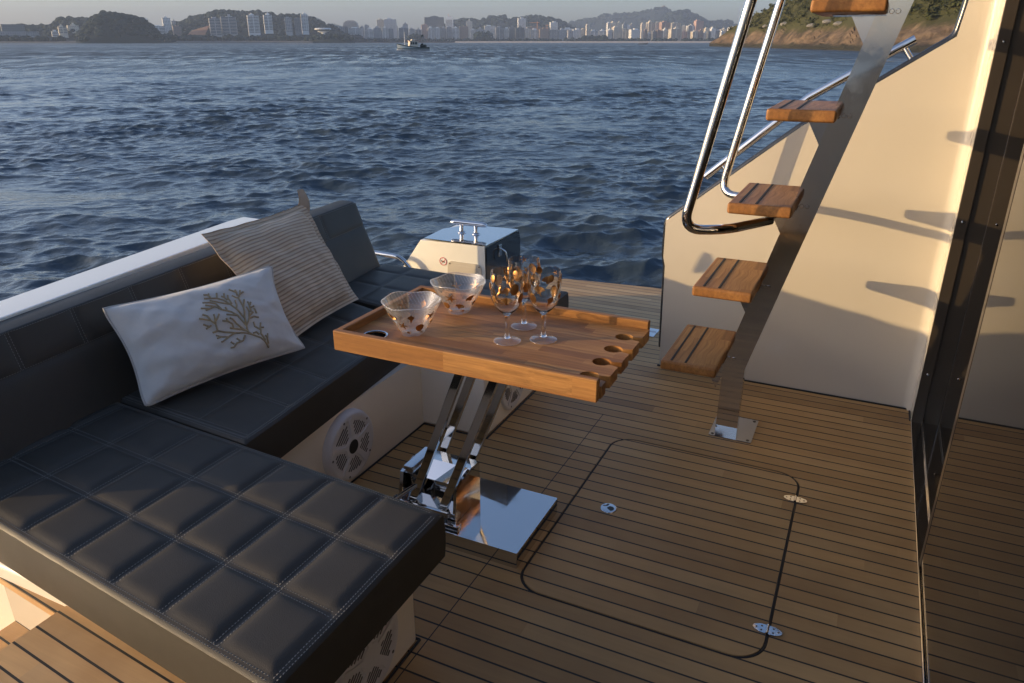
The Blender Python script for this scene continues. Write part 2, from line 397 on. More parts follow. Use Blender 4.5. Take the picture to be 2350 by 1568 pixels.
# ------------------------------------------------------------------ sofa cushions
def cushion_mesh(corner, ztop, zbot, us, vs, res=.007, depth=.011, w=.0115, half=.0075, edge_r=.018, skip_u=(), crown=.004):
    """quilted block. corner: 4 xy points (u0v0,u1v0,u1v1,u0v1); us/vs: seam positions in metres along u/v"""
    c = [Vector((x, y)) for x, y in corner]
    LU = ((c[1] - c[0]).length + (c[2] - c[3]).length) / 2; LV = ((c[3] - c[0]).length + (c[2] - c[1]).length) / 2
    nu, nv = int(LU / res) + 1, int(LV / res) + 1
    U = np.linspace(0, LU, nu); V = np.linspace(0, LV, nv)
    uu, vv = np.meshgrid(U, V, indexing='ij')
    def groove(x, seams):
        h = np.ones_like(x)
        for s in seams:
            d = np.maximum(np.abs(x - s) - half, 0)
            h = np.minimum(h, 1 - np.exp(-(d / w)))
        return h
    h = groove(uu, us) * groove(vv, vs)
    e0 = np.minimum(np.minimum(uu, LU - uu), np.minimum(vv, LV - vv))
    fade = np.clip((e0 - .016) / .022, 0, 1); fade = fade * fade * (3 - 2 * fade)
    roll = depth * .8 * (1 - np.clip((e0 - .020) / .030, 0, 1)) ** 2          # the top rolls down to the welt seam all round
    z = ztop + depth * (h - 1) * fade - roll
    e = np.minimum(np.minimum(uu, LU - uu), np.minimum(vv, LV - vv))
    z -= np.where(e < edge_r, edge_r * .55 * (1 - np.sqrt(np.clip(1 - (1 - e / edge_r) ** 2, 0, 1))), 0)
    wr = np.array([[mnoise.noise((a * 5, b * 5, ztop * 7)) for b in V] for a in U])
    z += wr * .0022 * h
    s = uu / LU; t = vv / LV
    X = (1 - s) * (1 - t) * c[0].x + s * (1 - t) * c[1].x + s * t * c[2].x + (1 - s) * t * c[3].x
    Y = (1 - s) * (1 - t) * c[0].y + s * (1 - t) * c[1].y + s * t * c[2].y + (1 - s) * t * c[3].y
    G = np.stack([X, Y, z], -1)
    b = B().grid(G)
    ring = [G[i, 0] for i in range(nu)] + [G[-1, j] for j in range(1, nv)] + [G[i, -1] for i in range(nu - 2, -1, -1)] + [G[0, j] for j in range(nv - 2, 0, -1)]
    ring = np.array(ring); cen = ring[:, :2].mean(0); rows = []
    for k, zz in enumerate(np.linspace(0, 1, 6)):
        q = ring.copy(); bul = .004 * math.sin(math.pi * zz)
        d = q[:, :2] - cen; d /= np.linalg.norm(d, axis=1, keepdims=True)
        q[:, :2] += d * bul; q[:, 2] = ring[:, 2] * (1 - zz) + zbot * zz; rows.append(q)
    rows = np.array(rows); rows = np.concatenate([rows, rows[:, :1]], 1)
    b.grid(rows)
    n0 = b.n; b.add(rows[-1][:-1], [tuple(range(len(ring)))])
    def at(u, v):
        i = min(max(u / LU, 0), 1) * (nu - 1); j = min(max(v / LV, 0), 1) * (nv - 1)
        i0, j0 = min(int(i), nu - 2), min(int(j), nv - 2); a, d = i - i0, j - j0
        return (G[i0, j0] * (1 - a) * (1 - d) + G[i0 + 1, j0] * a * (1 - d) + G[i0 + 1, j0 + 1] * a * d + G[i0, j0 + 1] * (1 - a) * d)
    return b, at, LU, LV

def stitches(b, at, a, c, step=.0085, ln=.0058, wd=.0011):
    a = np.array(a, float); c = np.array(c, float); L = np.linalg.norm(c - a); n = int(L / step); d = (c - a) / max(L, 1e-6)
    for k in range(n):
        p0 = at(*(a + d * k * step)); p1 = at(*(a + d * (k * step + ln)))
        t = p1 - p0; t /= np.linalg.norm(t) + 1e-9; s = np.cross(t, (0, 0, 1)); s /= np.linalg.norm(s) + 1e-9; u = np.array((0, 0, .0012))
        m = (p0 + p1) / 2
        b.add([p0 - s * wd, p0 + s * wd, m + s * wd + u, m - s * wd + u, p1 + s * wd, p1 - s * wd],
              [(0, 1, 2, 3), (3, 2, 4, 5)])

def seat(name, label, corner, zt, zb, us, vs, dbl_u=True, dbl_v=True, **kw):
    b, at, LU, LV = cushion_mesh(corner, zt, zb, us, vs, **kw)
    o = obj(name, b, MT['vinyl'], None, 50, loc=(corner[0][0], corner[0][1], zb)); tag(o, label, 'cushion', 'quilted black sofa cushions')
    s = B(); e = .0072
    for u in us:
        for d in ((-e, e) if dbl_u else (0,)): stitches(s, at, (u + d, .02), (u + d, LV - .02))
    for v in vs:
        for d in ((-e, e) if dbl_v else (0,)): stitches(s, at, (.02, v + d), (LU - .02, v + d))
    for d in (.010, .019):
        stitches(s, at, (.02, d), (LU - .02, d)); stitches(s, at, (LU - d, .02), (LU - d, LV - .02))
        stitches(s, at, (.02, LV - d), (LU - .02, LV - d))
    st = obj('stitching', s, MT['thread'], o, 0, fixn=False)
    return o

ZT, ZB = .494, .342
chc = [(-2.26, .925), (-.883, .780), (-.883, 1.432), (-2.26, 1.522)]
seat('seat_cushion', 'quilted black chaise cushion nearest the stairs, its front half in sunlight', chc, ZT, ZB,
     [2.26 - x - .004 for x in (2.19, 2.005, 1.81, 1.615, 1.43, 1.247, 1.066)], [.205, .412], dbl_u=True)
seat('seat_cushion', 'long black seat cushion under the two pillows, along the transom backrest',
     [(-2.27, 1.53), (-1.632, 1.49), (-1.735, 2.62), (-2.345, 2.80)], ZT - .002, ZB,
     [.39], [.03, .265, .51, .755, 1.0], dbl_u=False, depth=.006, w=.013)
seat('seat_cushion', 'black seat cushion behind the table, at the far end beside the side platform',
     [(-2.345, 2.815), (-1.275, 2.632), (-1.275, 3.345), (-2.41, 3.38)], ZT - .003, ZB,
     [.2, .43, .66, .89], [.24, .48], dbl_u=False, dbl_v=False, depth=.006, w=.013)

# backrest: a leaning slab along the transom
def backrest():
    Y = np.linspace(.84, 3.345, 361)
    seams = [1.27, 1.505, 1.755, 2.005, 2.25, 2.495, 2.74, 2.985]
    base = lambda y: -2.196 - .0875 * (y - 1.08); top = lambda y: -2.325 - .098 * (y - 1.1)
    ts = np.concatenate([np.linspace(0, .96, 60), ])
    prof = []
    G = []
    zt = lambda y: .824 + .007 * (y - 1.1)
    pts = {}
    def face(y, t):          # t 0..1 up the front face
        x = base(y) * (1 - t) + top(y) * t; z = .455 + (zt(y) - .455) * t
        g = 1.0
        for s in seams: g = min(g, 1 - math.exp(-(max(abs(y - s) - .006, 0) / .016)))
        if t < .30: g = max(g, 0)
        g2 = 1 - math.exp(-(max(abs(t - .64) * .38 - .003, 0) / .014))
        gg = (g if t > .64 else 1.0) * g2
        return (x - .006 * (1 - gg), y, z)
    rows = []
    for t in ts: rows.append([face(y, t) for y in Y])
    for a in np.linspace(.15, 1, 6):       # small shoulder radius, then a top face sloping back and up
        rows.append([(top(y) - .010 * (1 - math.cos(a * math.pi / 2)), y, zt(y) - .018 + .008 * math.sin(a * math.pi / 2)) for y in Y])
    for k in (.1, .25, .5, .75, 1.0): rows.append([(top(y) - .010 - .088 * k, y, zt(y) - .010 + .002 * k + .003 * math.sin(k * 3.1)) for y in Y])
    rows.append([(top(y) - .104, y, zt(y) - .02) for y in Y]); rows.append([(top(y) - .104, y, .455) for y in Y])
    G = np.array(rows)
    # pull the two ends in a little so they read as upholstered corners
    for j, y in enumerate(Y):
        e = min(y - Y[0], Y[-1] - y)
        if e < .03:
            k = 1 - math.sqrt(max(0, 1 - (1 - e / .03) ** 2)); G[:, j, 0] = G[:, j, 0] * (1 - .0) - .014 * k * (np.arange(len(rows)) < len(ts) + 6)
            G[:, j, 2] -= .012 * k * (G[:, j, 2] > .6)
    b = B().grid(G)
    for j in (0, -1):
        ring = G[:, j]; b.add(ring, [tuple(range(len(ring)))])
    o = obj('backrest_cushion', b, MT['vinyl'], None, 50, loc=(-2.3, .84, .455))
    tag(o, 'long leaning black backrest behind the pillows, against the white transom', 'backrest')
    s = B()
    def lin(p0, p1):
        def at(u, v):
            t = p0[1] + (p1[1] - p0[1]) * u; y = p0[0] + (p1[0] - p0[0]) * u; q = face(y, t); return np.array((q[0] + .0015, q[1], q[2]))
        L = abs(p1[0] - p0[0]) + abs(p1[1] - p0[1]) * .38
        n = int(L / .009)
        for k in range(n):
            a = at(k / n, 0); c = at((k + .65) / n, 0)
            t = (c - a) / (np.linalg.norm(c - a) + 1e-9); sd = np.cross(t, (1, 0, 0)); sd /= np.linalg.norm(sd) + 1e-9
            s.add([a - sd * .0009, a + sd * .0009, c + sd * .0009, c - sd * .0009], [(0, 1, 2, 3)])
    for y in seams:
        for d in (-.006, .006): lin((y + d, .655), (y + d, .965))
    lin((.86, .648), (3.34, .648)); lin((.86, .965), (3.34, .965))
    obj('stitching', s, MT['thread'], o, 0, fixn=False)
backrest()

# ------------------------------------------------------------------ sofa base (white moulding) with loudspeakers
base = thing('sofa_base', 'cream moulded sofa base under the black cushions, with round white loudspeakers', 'sofa base', (-1.7, 2.0, 0))
b = B(); b.box2((-1.73, 1.0, 0), (-2.42, 3.42, .34), .012)
b.box2((-2.35, .885, 0), (-.99, 1.432, .3415), .014, 3)
b.box2((-2.38, 2.602, 0), (-1.365, 3.30, .3405), .014, 3)
b.box2((-1.692, 1.42, 0), (-1.74, 2.61, .3395))
obj('moulding', b, MT['gelshade'], base, 30)
b = B()
for a, c in (((-.986, 1.437), (-1.70, 1.437)), ((-1.687, 1.44), (-1.687, 2.60)), ((-1.687, 2.597), (-1.36, 2.597)), ((-1.36, 2.597), (-1.36, 3.31)), ((-.986, .88), (-.986, 1.437))):
    b.tube([(*a, .001), (*c, .001)], .0045, 8)
obj('sealant', b, MT['rubber'], base)
def speaker(x, y, z, r, hub_open):
    Mx = Matrix(((0, 0, 1), (1, 0, 0), (0, 1, 0))).to_4x4()          # local z -> +X
    d = .034 if hub_open else .010
    b = B().lathe([(r, 0), (r * .995, d * .5), (r * .95, d * .9), (r * .90, d), (r * .80, d), (r * .77, d - .003), (r * .3, d - .002), (r * .29, d + .002), (r * .24, d + .003), (r * .20 if hub_open else 0.0, d + .003 if hub_open else d + .004)], (x, y, z), 56, Mx)
    sp = obj('loudspeaker', b, MT['spk'], base, 40)
    g = B(); s = B()
    rot = .35
    for k in range(5):
        a0 = rot + k * 2 * math.pi / 5; a1 = a0 + 2 * math.pi / 5
        # slots: straight parallel slits inside each sector
        mid = (a0 + a1) / 2
        for q in range(9):
            off = -.078 + q * .0175 if False else (q - 4) * r * .085
            # slit along direction fixed (45 deg in the panel)
            pts = []
            for tt in np.linspace(-1, 1, 41):
                lu, lv = tt * r * .75, off
                yy = (mid)
                px = r * .52 * math.cos(mid) + (lu * math.cos(.75) - lv * math.sin(.75)); pz = r * .52 * math.sin(mid) + (lu * math.sin(.75) + lv * math.cos(.75))
                rr = math.hypot(px, pz); an = (math.atan2(pz, px) - a0) % (2 * math.pi)
                gapw = .07 * r / max(rr, .01) * 1.6
                if r * .34 < rr < r * .735 and gapw < an < (a1 - a0) - gapw: pts.append((px, pz))
            if len(pts) > 2:
                (xa, za), (xb, zb) = pts[0], pts[-1]; nx, nz = -math.sin(.75) * .0028, math.cos(.75) * .0028
                g.prism([(xa - nx, za - nz), (xb - nx, zb - nz), (xb + nx, zb + nz), (xa + nx, za + nz)], lambda u, v, t: (x + t, y + u, z + v), d - .004, d - .0012)
        # raised spoke
        ca, sa = math.cos(a0), math.sin(a0)
        w0, w1 = r * .06, r * .045
        s.prism([(r * .25 * ca - w0 * sa, r * .25 * sa + w0 * ca), (r * .25 * ca + w0 * sa, r * .25 * sa - w0 * ca), (r * .55 * ca + w1 * sa, r * .55 * sa - w1 * ca), (r * .84 * ca + w0 * 1.3 * sa, r * .84 * sa - w0 * 1.3 * ca), (r * .84 * ca - w0 * 1.3 * sa, r * .84 * sa + w0 * 1.3 * ca), (r * .55 * ca - w1 * sa, r * .55 * sa + w1 * ca)],
                lambda u, v, t: (x + t, y + u, z + v), d - .003, d + .0025)
    obj('grille', g, MT['slot'], sp, 0); obj('spokes', s, MT['spk'], sp, 30)
    if hub_open:
        obj('dust_cap', B().lathe([(0, d + .0034), (r * .195, d + .0034), (r * .21, d + .001)], (x, y, z), 32, Mx), MT['dark'], sp)
    for k in range(5):
        a = rot + .3 + k * 2 * math.pi / 5; q = B()
        q.lathe([(0, d + .0008), (.005, d + .0006), (.006, d - .001)], (x, y + r * .86 * math.cos(a), z + r * .86 * math.sin(a)), 12, Mx)
        obj('screw', q, MT['slot'], sp)
speaker(-1.692, 2.040, .178, .146, True)
speaker(-1.365, 2.880, .156, .132, False)
speaker(-.990, 1.200, .150, .136, False)

# ------------------------------------------------------------------ transom coaming (white rail behind the backrest)
b = B()
ys = np.linspace(.84, 2.78, 40); G = []
for y in ys:
    xi = -2.443 - .148 * (y - 1.32); xo = -2.618 - .167 * (y - 1.43); zt = .828
    e = min(max((2.78 - y) / .10, 0), 1); xo2 = xo + (1 - e) * .016
    G.append([(xi, y, .44), (xi, y, zt - .006), (xi - .002, y, zt - .0015), (xi - .007, y, zt), (xo2 + .008, y, zt + .001), (xo2 + .002, y, zt - .001), (xo2, y, zt - .007), (xo2 - .02, y, .35), (xo2 - .12, y, -1.6)])
G = np.array(G); b.grid(G)
for j in (0, -1): b.add(G[j], [tuple(range(9))])
for y0, y1 in ((2.785, 3.45),):
    b.box2((-2.72, y0, -1.6), (-2.56, y1, .46), .01)
tr = obj('transom', b, MT['bright'], None, 40, loc=(-2.5, .84, -1.6)); tag(tr, 'glossy white transom coaming running behind the black backrest at the stern', 'transom')

# ------------------------------------------------------------------ boarding stairs at the near stern quarter
st = thing('boarding_stairs', 'sunlit teak boarding stairs going down beside the near chaise cushion', 'stairs', (-1.7, .5, -.3))
sk = lambda x: .884 - .09 * (x + 1.66)
def tread(x0, x1, z, y0, th=.05):
    b = B(); b.prism([(x0, y0), (x1, y0), (x1, sk(x1) - .001), (x0, sk(x0) - .001)], XY, z - th, z)
    t = obj('tread', b, MT['step_teak'], st, 20); return t
tread(-1.692, -.70, .302, -.9, .06); tread(-1.955, -1.66, .150, -.9); tread(-2.22, -1.93, .0, -.9); tread(-2.6, -2.2, -.15, -.9)
b = B()
b.prism([(-1.674, -.9), (-.72, -.9), (-.72, .78), (-1.674, .86)], XY, -.6, .241)
b.prism([(-1.94, -.9), (-1.675, -.9), (-1.675, .858), (-1.94, .86)], XY, -.6, .099)
b.prism([(-2.2, -.9), (-1.945, -.9), (-1.945, .858), (-2.2, .86)], XY, -.6, -.051)
obj('riser', b, MT['gel'], st, 20)
b = B(); b.prism([(-2.6, sk(-2.6) - .026), (-1.700, sk(-1.7) - .026), (-1.700, sk(-1.7)), (-2.6, sk(-2.6))], XY, -.6, .276); obj('stringer', b, MT['gel'], st, 20)
b = B(); b.prism([(-2.6, sk(-2.6) - .030), (-1.698, sk(-1.698) - .030), (-1.698, sk(-1.698) - .001), (-2.6, sk(-2.6) - .001)], XY, .2765, .296); obj('nosing', b, MT['step_teak'], st, 20)

# ------------------------------------------------------------------ folding table
tb = thing('folding_table', 'varnished teak tray table on polished folding steel legs in the cockpit', 'table', (-1.05, 2.03, 0))
X0, X1, Y0, Y1, ZB_, ZF, ZR = -1.497, -.588, 1.790, 2.331, .710, .752, .779
out = [(X0 + .020, Y0 + .0242), (X1 + .004, Y0 + .0242)]
for yc in (1.872, 1.983, 2.094, 2.207):
    out += [(X1 + .004, yc - .019), (X1 - .018, yc - .0125)] + arc((-.641, yc), .029, R(-26), R(-334), 22) + [(X1 - .018, yc + .0125), (X1 + .004, yc + .019)]
out += [(X1 + .004, Y1 - .0242), (X0 + .020, Y1 - .0242)]
b = B().prism(out, XY, ZB_ + .004, ZF, 0, [arc((-1.385, 1.866), .0358, 0, 2 * math.pi * 39 / 40, 39)])
top = obj('tabletop', b, MT['tray'], tb, 30)
obj('rim', B().box2((X0, Y0, ZB_), (X1, Y0 + .024, ZR), .004, 3), MT['tray'], tb, 40); obj('rim', B().box2((X0, Y1 - .024, ZB_), (X1, Y1, ZR), .004, 3), MT['tray'], tb, 40)
b = B(); b.box2((X0 + .0005, Y0 + .0242, ZB_), (X0 + .0236, Y1 - .0242, ZR - .0005), .004, 3); obj('end_rim', b, MT['tread'], tb, 40)
b = B().lathe([(.043, .0005), (.0425, .0035), (.040, .0045), (.0365, .003), (.0355, -.004), (.034, -.06)], (-1.385, 1.866, ZF), 40)
cup = obj('cup_holder', b, MT['steel'], tb, 40)
obj('cup_base', B().lathe([(0, -.05), (.0345, -.05)], (-1.385, 1.866, ZF), 32), MT['steel_d'], cup)
# steel foot plate, pedestal and four link arms
b = B().prism(rrect(-1.27, 1.852, -.862, 2.215, .004, 2), XY, .0, .062)
pl = obj('base_plate', b, MT['steel'], tb, 30)
b = B(); b.box2((-1.362, 1.905, .0), (-1.13, 2.10, .1), .004); 
b.prism([(1.975, .062), (2.10, .062), (2.10, .215), (2.03, .222), (1.985, .165)], YZ, -1.362, -1.13)
b.prism([(1.905, .064), (2.028, .064), (2.025, .221), (1.925, .205)], YZ, -1.139, -1.128)
b.prism([(1.905, .064), (2.028, .064), (2.02, .221), (1.93, .205)], YZ, -1.366, -1.352)
b.box2((-1.364, 1.945, .195), (-1.322, 2.10, .2225), .006)
obj('pedestal', b, MT['steel'], tb, 30)
dx = .385
for (xb, yb, zb) in ((-1.318, 1.925, .085), (-1.192, 1.925, .085), (-1.315, 2.125, .16), (-1.188, 2.125, .16)):
    zt = ZB_ + .002; xt = xb + dx * (zt - zb)
    d = Vector((xt - xb, 0, zt - zb)); L = d.length; rot = Matrix.Rotation(math.atan2(d.x, d.z), 4, 'Y')
    b = B().box(((xb + xt) / 2, yb, (zb + zt) / 2), (.030, .022, L), .0025, 2, rot)
    arm = obj('leg', b, MT['bars'], tb, 30)
    q = B(); Mx = Matrix(((1, 0, 0), (0, 0, -1), (0, 1, 0))).to_4x4()
    q.lathe([(0, .015), (.006, .015), (.0075, .0125), (.0075, -.02)], (xb + .006, yb, zb + .012), 6, Mx)
    obj('bolt', q, MT['steel'], arm)
b = B().box2((-1.12, 1.90, ZB_ - .020), (-.90, 2.15, ZB_ - .001), .003); obj('mount_plate', b, MT['steel'], tb)
b = B().tube([(-1.345, 1.93, .105), (-1.352, 1.895, .112), (-1.31, 1.86, .115)], .0001, 8)
b = B().tube([(-1.272, 1.93, .19), (-1.34, 1.895, .135), (-1.353, 1.888, .124)], .009, 14); b.tube([(-1.353, 1.888, .124), (-1.362, 1.883, .117)], .0115, 14)
obj('lever', b, MT['steel'], tb)
b = B().box2((-1.35, 1.872, .062), (-1.10, 1.90, .078), .002); b.box2((-1.33, 1.89, .062), (-1.15, 1.905, .11), .002); obj('bracket', b, MT['steel'], tb)

# ------------------------------------------------------------------ glasses and bowls
def interp_profile(prof):
    h = [p[1] for p in prof]; r = [p[0] for p in prof]
    return lambda z: float(np.interp(z, h, r))
def motif_map(rf, c, th, z0, rot, sc_, lift):
    cr, sr = math.cos(rot), math.sin(rot)
    def f(u, v, h=0.0):
        a = (u * cr - v * sr) * sc_; bb = (u * sr + v * cr) * sc_
        z = z0 + bb; r = rf(z) + lift + h; t = th + a / max(rf(z0), .01)
        return (c[0] + r * math.cos(t), c[1] + r * math.sin(t), c[2] + z)
    return f
def scallop(b, f):
    n = 11; rim = []
    for k in range(2 * n + 1):
        a = R(-68) + R(136) * k / (2 * n); rr = 1.0 if k % 2 else .93
        rim.append((rr * math.sin(a), rr * math.cos(a) - .45, .0012 if k % 2 else -.0001))
    mid = [(x * .5, (y + .45) * .5 - .45, .0018 if i % 2 else .0006) for i, (x, y, h) in enumerate(rim)]
    vs = [f(0, -.5, .0012)] + [f(*p) for p in mid] + [f(*p) for p in rim]; k = len(rim); fs = []
    for i in range(k - 1):
        fs += [(0, 1 + i, 2 + i), (1 + i, 1 + k + i, 2 + k + i, 2 + i)]
    b.add(vs, fs); w = [(-.3, -.62), (.3, -.62), (.2, -.42), (-.2, -.42)]
    b.add([f(u, v, .0008) for u, v in w], [(0, 1, 2, 3)])
def star(b, f):
    vs = [f(0, 0, .0016)]; n = 5
    for k in range(n):
        a = 2 * math.pi * k / n + .2; bend = .18
        for (da, rr) in ((-.62, .27), (-.16 + bend * .5, .68), (bend, 1.02), (.13 + bend * .5, .68)):
            vs.append(f(rr * math.sin(a + da), rr * math.cos(a + da), .0003))
    m = len(vs) - 1; b.add(vs, [(0, 1 + i, 1 + (i + 1) % m) for i in range(m)])
def seahorse(b, f):
    pts = [(-.42, .62), (-.18, .68), (.05, .82), (.16, .62), (.02, .36), (.14, .12), (.22, -.14), (.10, -.42), (-.08, -.66), (-.16, -.88), (.0, -1.0), (.12, -.88)]
    ws = [.05, .09, .15, .14, .16, .24, .24, .17, .11, .08, .06, .04]; L = []; Rr = []
    for i, (x, y) in enumerate(pts):
        a = pts[max(i - 1, 0)]; c = pts[min(i + 1, len(pts) - 1)]; d = math.hypot(c[0] - a[0], c[1] - a[1]) or 1
        nx, ny = -(c[1] - a[1]) / d * ws[i], (c[0] - a[0]) / d * ws[i]
        L.append(f(x + nx, y + ny)); Rr.append(f(x - nx, y - ny))
    C_ = [f(x, y, .0018) for x, y in pts]; n = len(pts); vs = L + C_ + Rr; fs = []
    for i in range(n - 1):
        fs += [(i, i + 1, n + i + 1, n + i), (n + i, n + i + 1, 2 * n + i + 1, 2 * n + i)]
    b.add(vs, fs)
def dollar(b, f):
    n = 24; vs = [f(0, 0, .0012)] + [f(.62 * math.cos(t) * .8, .62 * math.sin(t), .0011) for t in np.linspace(0, 2 * math.pi, n, False)] + [f(.85 * math.cos(t) * .8, .85 * math.sin(t), 0) for t in np.linspace(0, 2 * math.pi, n, False)]
    fs = [(0, 1 + i, 1 + (i + 1) % n) for i in range(n)] + [(1 + i, 1 + n + i, 1 + n + (i + 1) % n, 1 + (i + 1) % n) for i in range(n)]; b.add(vs, fs)
def conch(b, f):
    o = [(-.55, .05), (-.35, .45), (-.1, .6), (.05, .85), (.16, .6), (.4, .42), (.5, .1), (.2, -.3), (.1, -.8), (-.1, -.85), (-.15, -.35)]
    b.add([f(.0, .1, .0018)] + [f(u, v) for u, v in o], [(0, 1 + i, 1 + (i + 1) % len(o)) for i in range(len(o))])

ZTAB = ZF + .0006
GH = [(.0, .0), (.043, .0006), (.0436, .0022), (.038, .0042), (.022, .0072), (.0115, .0125), (.0078, .021), (.0070, .05), (.0074, .080), (.0090, .0895), (.014, .095), (.028, .1065), (.0395, .122), (.0475, .143), (.0518, .166), (.0530, .19), (.0526, .215), (.0512, .236)]
GI = [(.0500, .236), (.0512, .215), (.0516, .19), (.0504, .166), (.0460, .143), (.038, .1225), (.026, .1075), (.010, .0985), (.0, .0968)]
grf = interp_profile(GH[9:])
def goblet_parts(root, seed, c):
    foot = obj('foot', B().lathe([(.0430, .0008), (.0434, .0020), (.038, .0042), (.022, .0072), (.0122, .0122)], c, 48), MT['footglass'], root, 60)
    obj('foot_edge', B().tube([(c[0] + .0430 * math.cos(t), c[1] + .0430 * math.sin(t), c[2] + .0014) for t in np.linspace(0, 2 * math.pi, 48, False)], .0011, 8, True), MT['rimglass'], foot, 60)
    b = B().lathe([(.0, .0085), (.0118, .0124)] + GH[6:9] + [(.0088, .0885), (.0, .0890)], c, 48); obj('stem', b, MT['acrylic'], root, 60)
    b = B().lathe([(.0, .0893), (.0088, .0896)] + GH[10:] + GI, c, 56); bowl = obj('bowl', b, MT['acrylic'], root, 60)
    rg = random.Random(seed); m = B(); fns = [scallop, dollar, seahorse, scallop, dollar, conch, star]
    for k in range(6):
        th = k * math.pi / 3 + rg.uniform(-.12, .12)
        for z, s, fn in ((.150, .0215, (scallop, dollar, conch)[(k + seed) % 3]), (.188, .0215, (seahorse, scallop, dollar)[(k * 2 + seed) % 3]), (.219, .015, (dollar, seahorse, star)[(k + 1 + seed) % 3])):
            fn(m, motif_map(grf, c, th + (.5 if z > .17 and z < .2 else 0), z + rg.uniform(-.004, .004), rg.uniform(-.5, .5), s * (1 if fn is not star else .8), .0009))
    obj('gold_shell_motif', m, MT['gold'], bowl, 25, fixn=False)
g1 = thing('wine_glass', 'clear stemmed glass with copper shells, nearest the bowls of the three', 'wine glass', (-.971, 2.009, ZTAB), 'shell-patterned wine glasses')
goblet_parts(g1, 1, (-.971, 2.009, ZTAB))
def dup(root, loc, label, rotz=0):
    r = root.copy(); COL.objects.link(r); r.location = loc; r.rotation_euler = (0, 0, rotz); r['label'] = label
    for ch in list(root.children):
        c = ch.copy(); COL.objects.link(c); c.parent = r
        for g in ch.children:
            d = g.copy(); COL.objects.link(d); d.parent = c
    return r
dup(g1, (-.979, 2.156, ZTAB), 'clear stemmed glass with copper seahorses, standing behind the other two glasses', 2.1)
dup(g1, (-.871, 2.071, ZTAB), 'clear stemmed glass with copper shells, nearest the notched end of the table', 4.4)

def bowl(name, label, c, phase, seed):
    root = thing(name, label, 'bowl', c, 'clear shell-patterned salad bowls')
    H = .112
    def rad(z): return .036 + (.098 - .036) * (min(z, H) / H) ** .9
    def P(z, th, dr=0.0):
        k = (z / H) ** 3; zz = z + k * (.0030 * math.sin(5 * th + phase) + .0016 * math.sin(2 * th + phase * 2)); r = rad(z) + dr + k * .0008 * math.sin(5 * th + phase)
        return (c[0] + r * math.cos(th), c[1] + r * math.sin(th), c[2] + zz)
    n = 72; zs = [0.0015] + list(np.linspace(.006, H, 16)); G = []
    for z in zs: G.append([P(z, 2 * math.pi * j / n) for j in range(n + 1)])
    for z in list(np.linspace(H, .010, 15)): G.append([P(z + .0002, 2 * math.pi * j / n, -.0028) for j in range(n + 1)])
    G.append([(c[0], c[1], c[2] + .009)] * (n + 1))
    b = B().grid(np.array(G)); b.add([(c[0] + .036 * math.cos(t), c[1] + .043 * math.sin(t), c[2] + .0004) for t in np.linspace(0, 2 * math.pi, 40, False)], [tuple(range(40))])
    rim_ = B().tube([P(H + .0008, 2 * math.pi * j / n, -.0014) for j in range(n)], .0017, 8, True)
    shell = obj('shell', b, MT['frosted'], root, 60); obj('rim', rim_, MT['rimglass'], root, 60)
    m = B(); rg = random.Random(seed)
    rf = lambda z: rad(z)
    def mm(th, z0, rot, s):
        cr, sr = math.cos(rot), math.sin(rot)
        def f(u, v, h=0.0):
            a = (u * cr - v * sr) * s; bb = (u * sr + v * cr) * s
            return P(min(max(z0 + bb * .85, .004), H - .002), th + a / rad(z0), .0008 + h)
        return f
    for k in range(7):
        th = k * 2 * math.pi / 7 + seed
        (scallop, conch, star, dollar)[k % 4](m, mm(th, .040 + rg.uniform(-.006, .006), rg.uniform(-.6, .6), .0205))
        (star, scallop, conch)[k % 3](m, mm(th + .45, .072 + rg.uniform(-.005, .006), rg.uniform(-.6, .6), .0215))
        (conch, star)[k % 2](m, mm(th + .2, .017, rg.uniform(-2, 2), .0095))
    obj('gold_shell_motif', m, MT['gold'], shell, 25, fixn=False)
    d = B()
    for k in range(15):
        z = H * (.55 + .43 * k / 14); q = int(54 * rad(z) / .10)
        for j in range(q):
            th = 2 * math.pi * (j + .5 * (k % 2)) / q + rg.uniform(-.01, .01)
            if rg.random() < (1.0 if k > 6 else .55):
                for dr in (.0009,):
                    o = np.array(P(z, th, dr)); t = np.array((-math.sin(th), math.cos(th), 0)); u = np.array((.5 * math.cos(th), .5 * math.sin(th), .86)); s = .00095
                    d.add([o - t * s, o - u * s, o + t * s, o + u * s], [(0, 1, 2, 3)])
    obj('frosted_dots', d, MT['dots'], shell, 0, fixn=False)
bowl('salad_bowl', 'wavy clear bowl with copper shells beside the steel cup holder', (-1.288, 1.945, ZTAB), .6, 3)
bowl('salad_bowl', 'wavy clear bowl with copper starfish at the far table rim, behind the other bowl', (-1.253, 2.195, ZTAB), 2.4, 8)

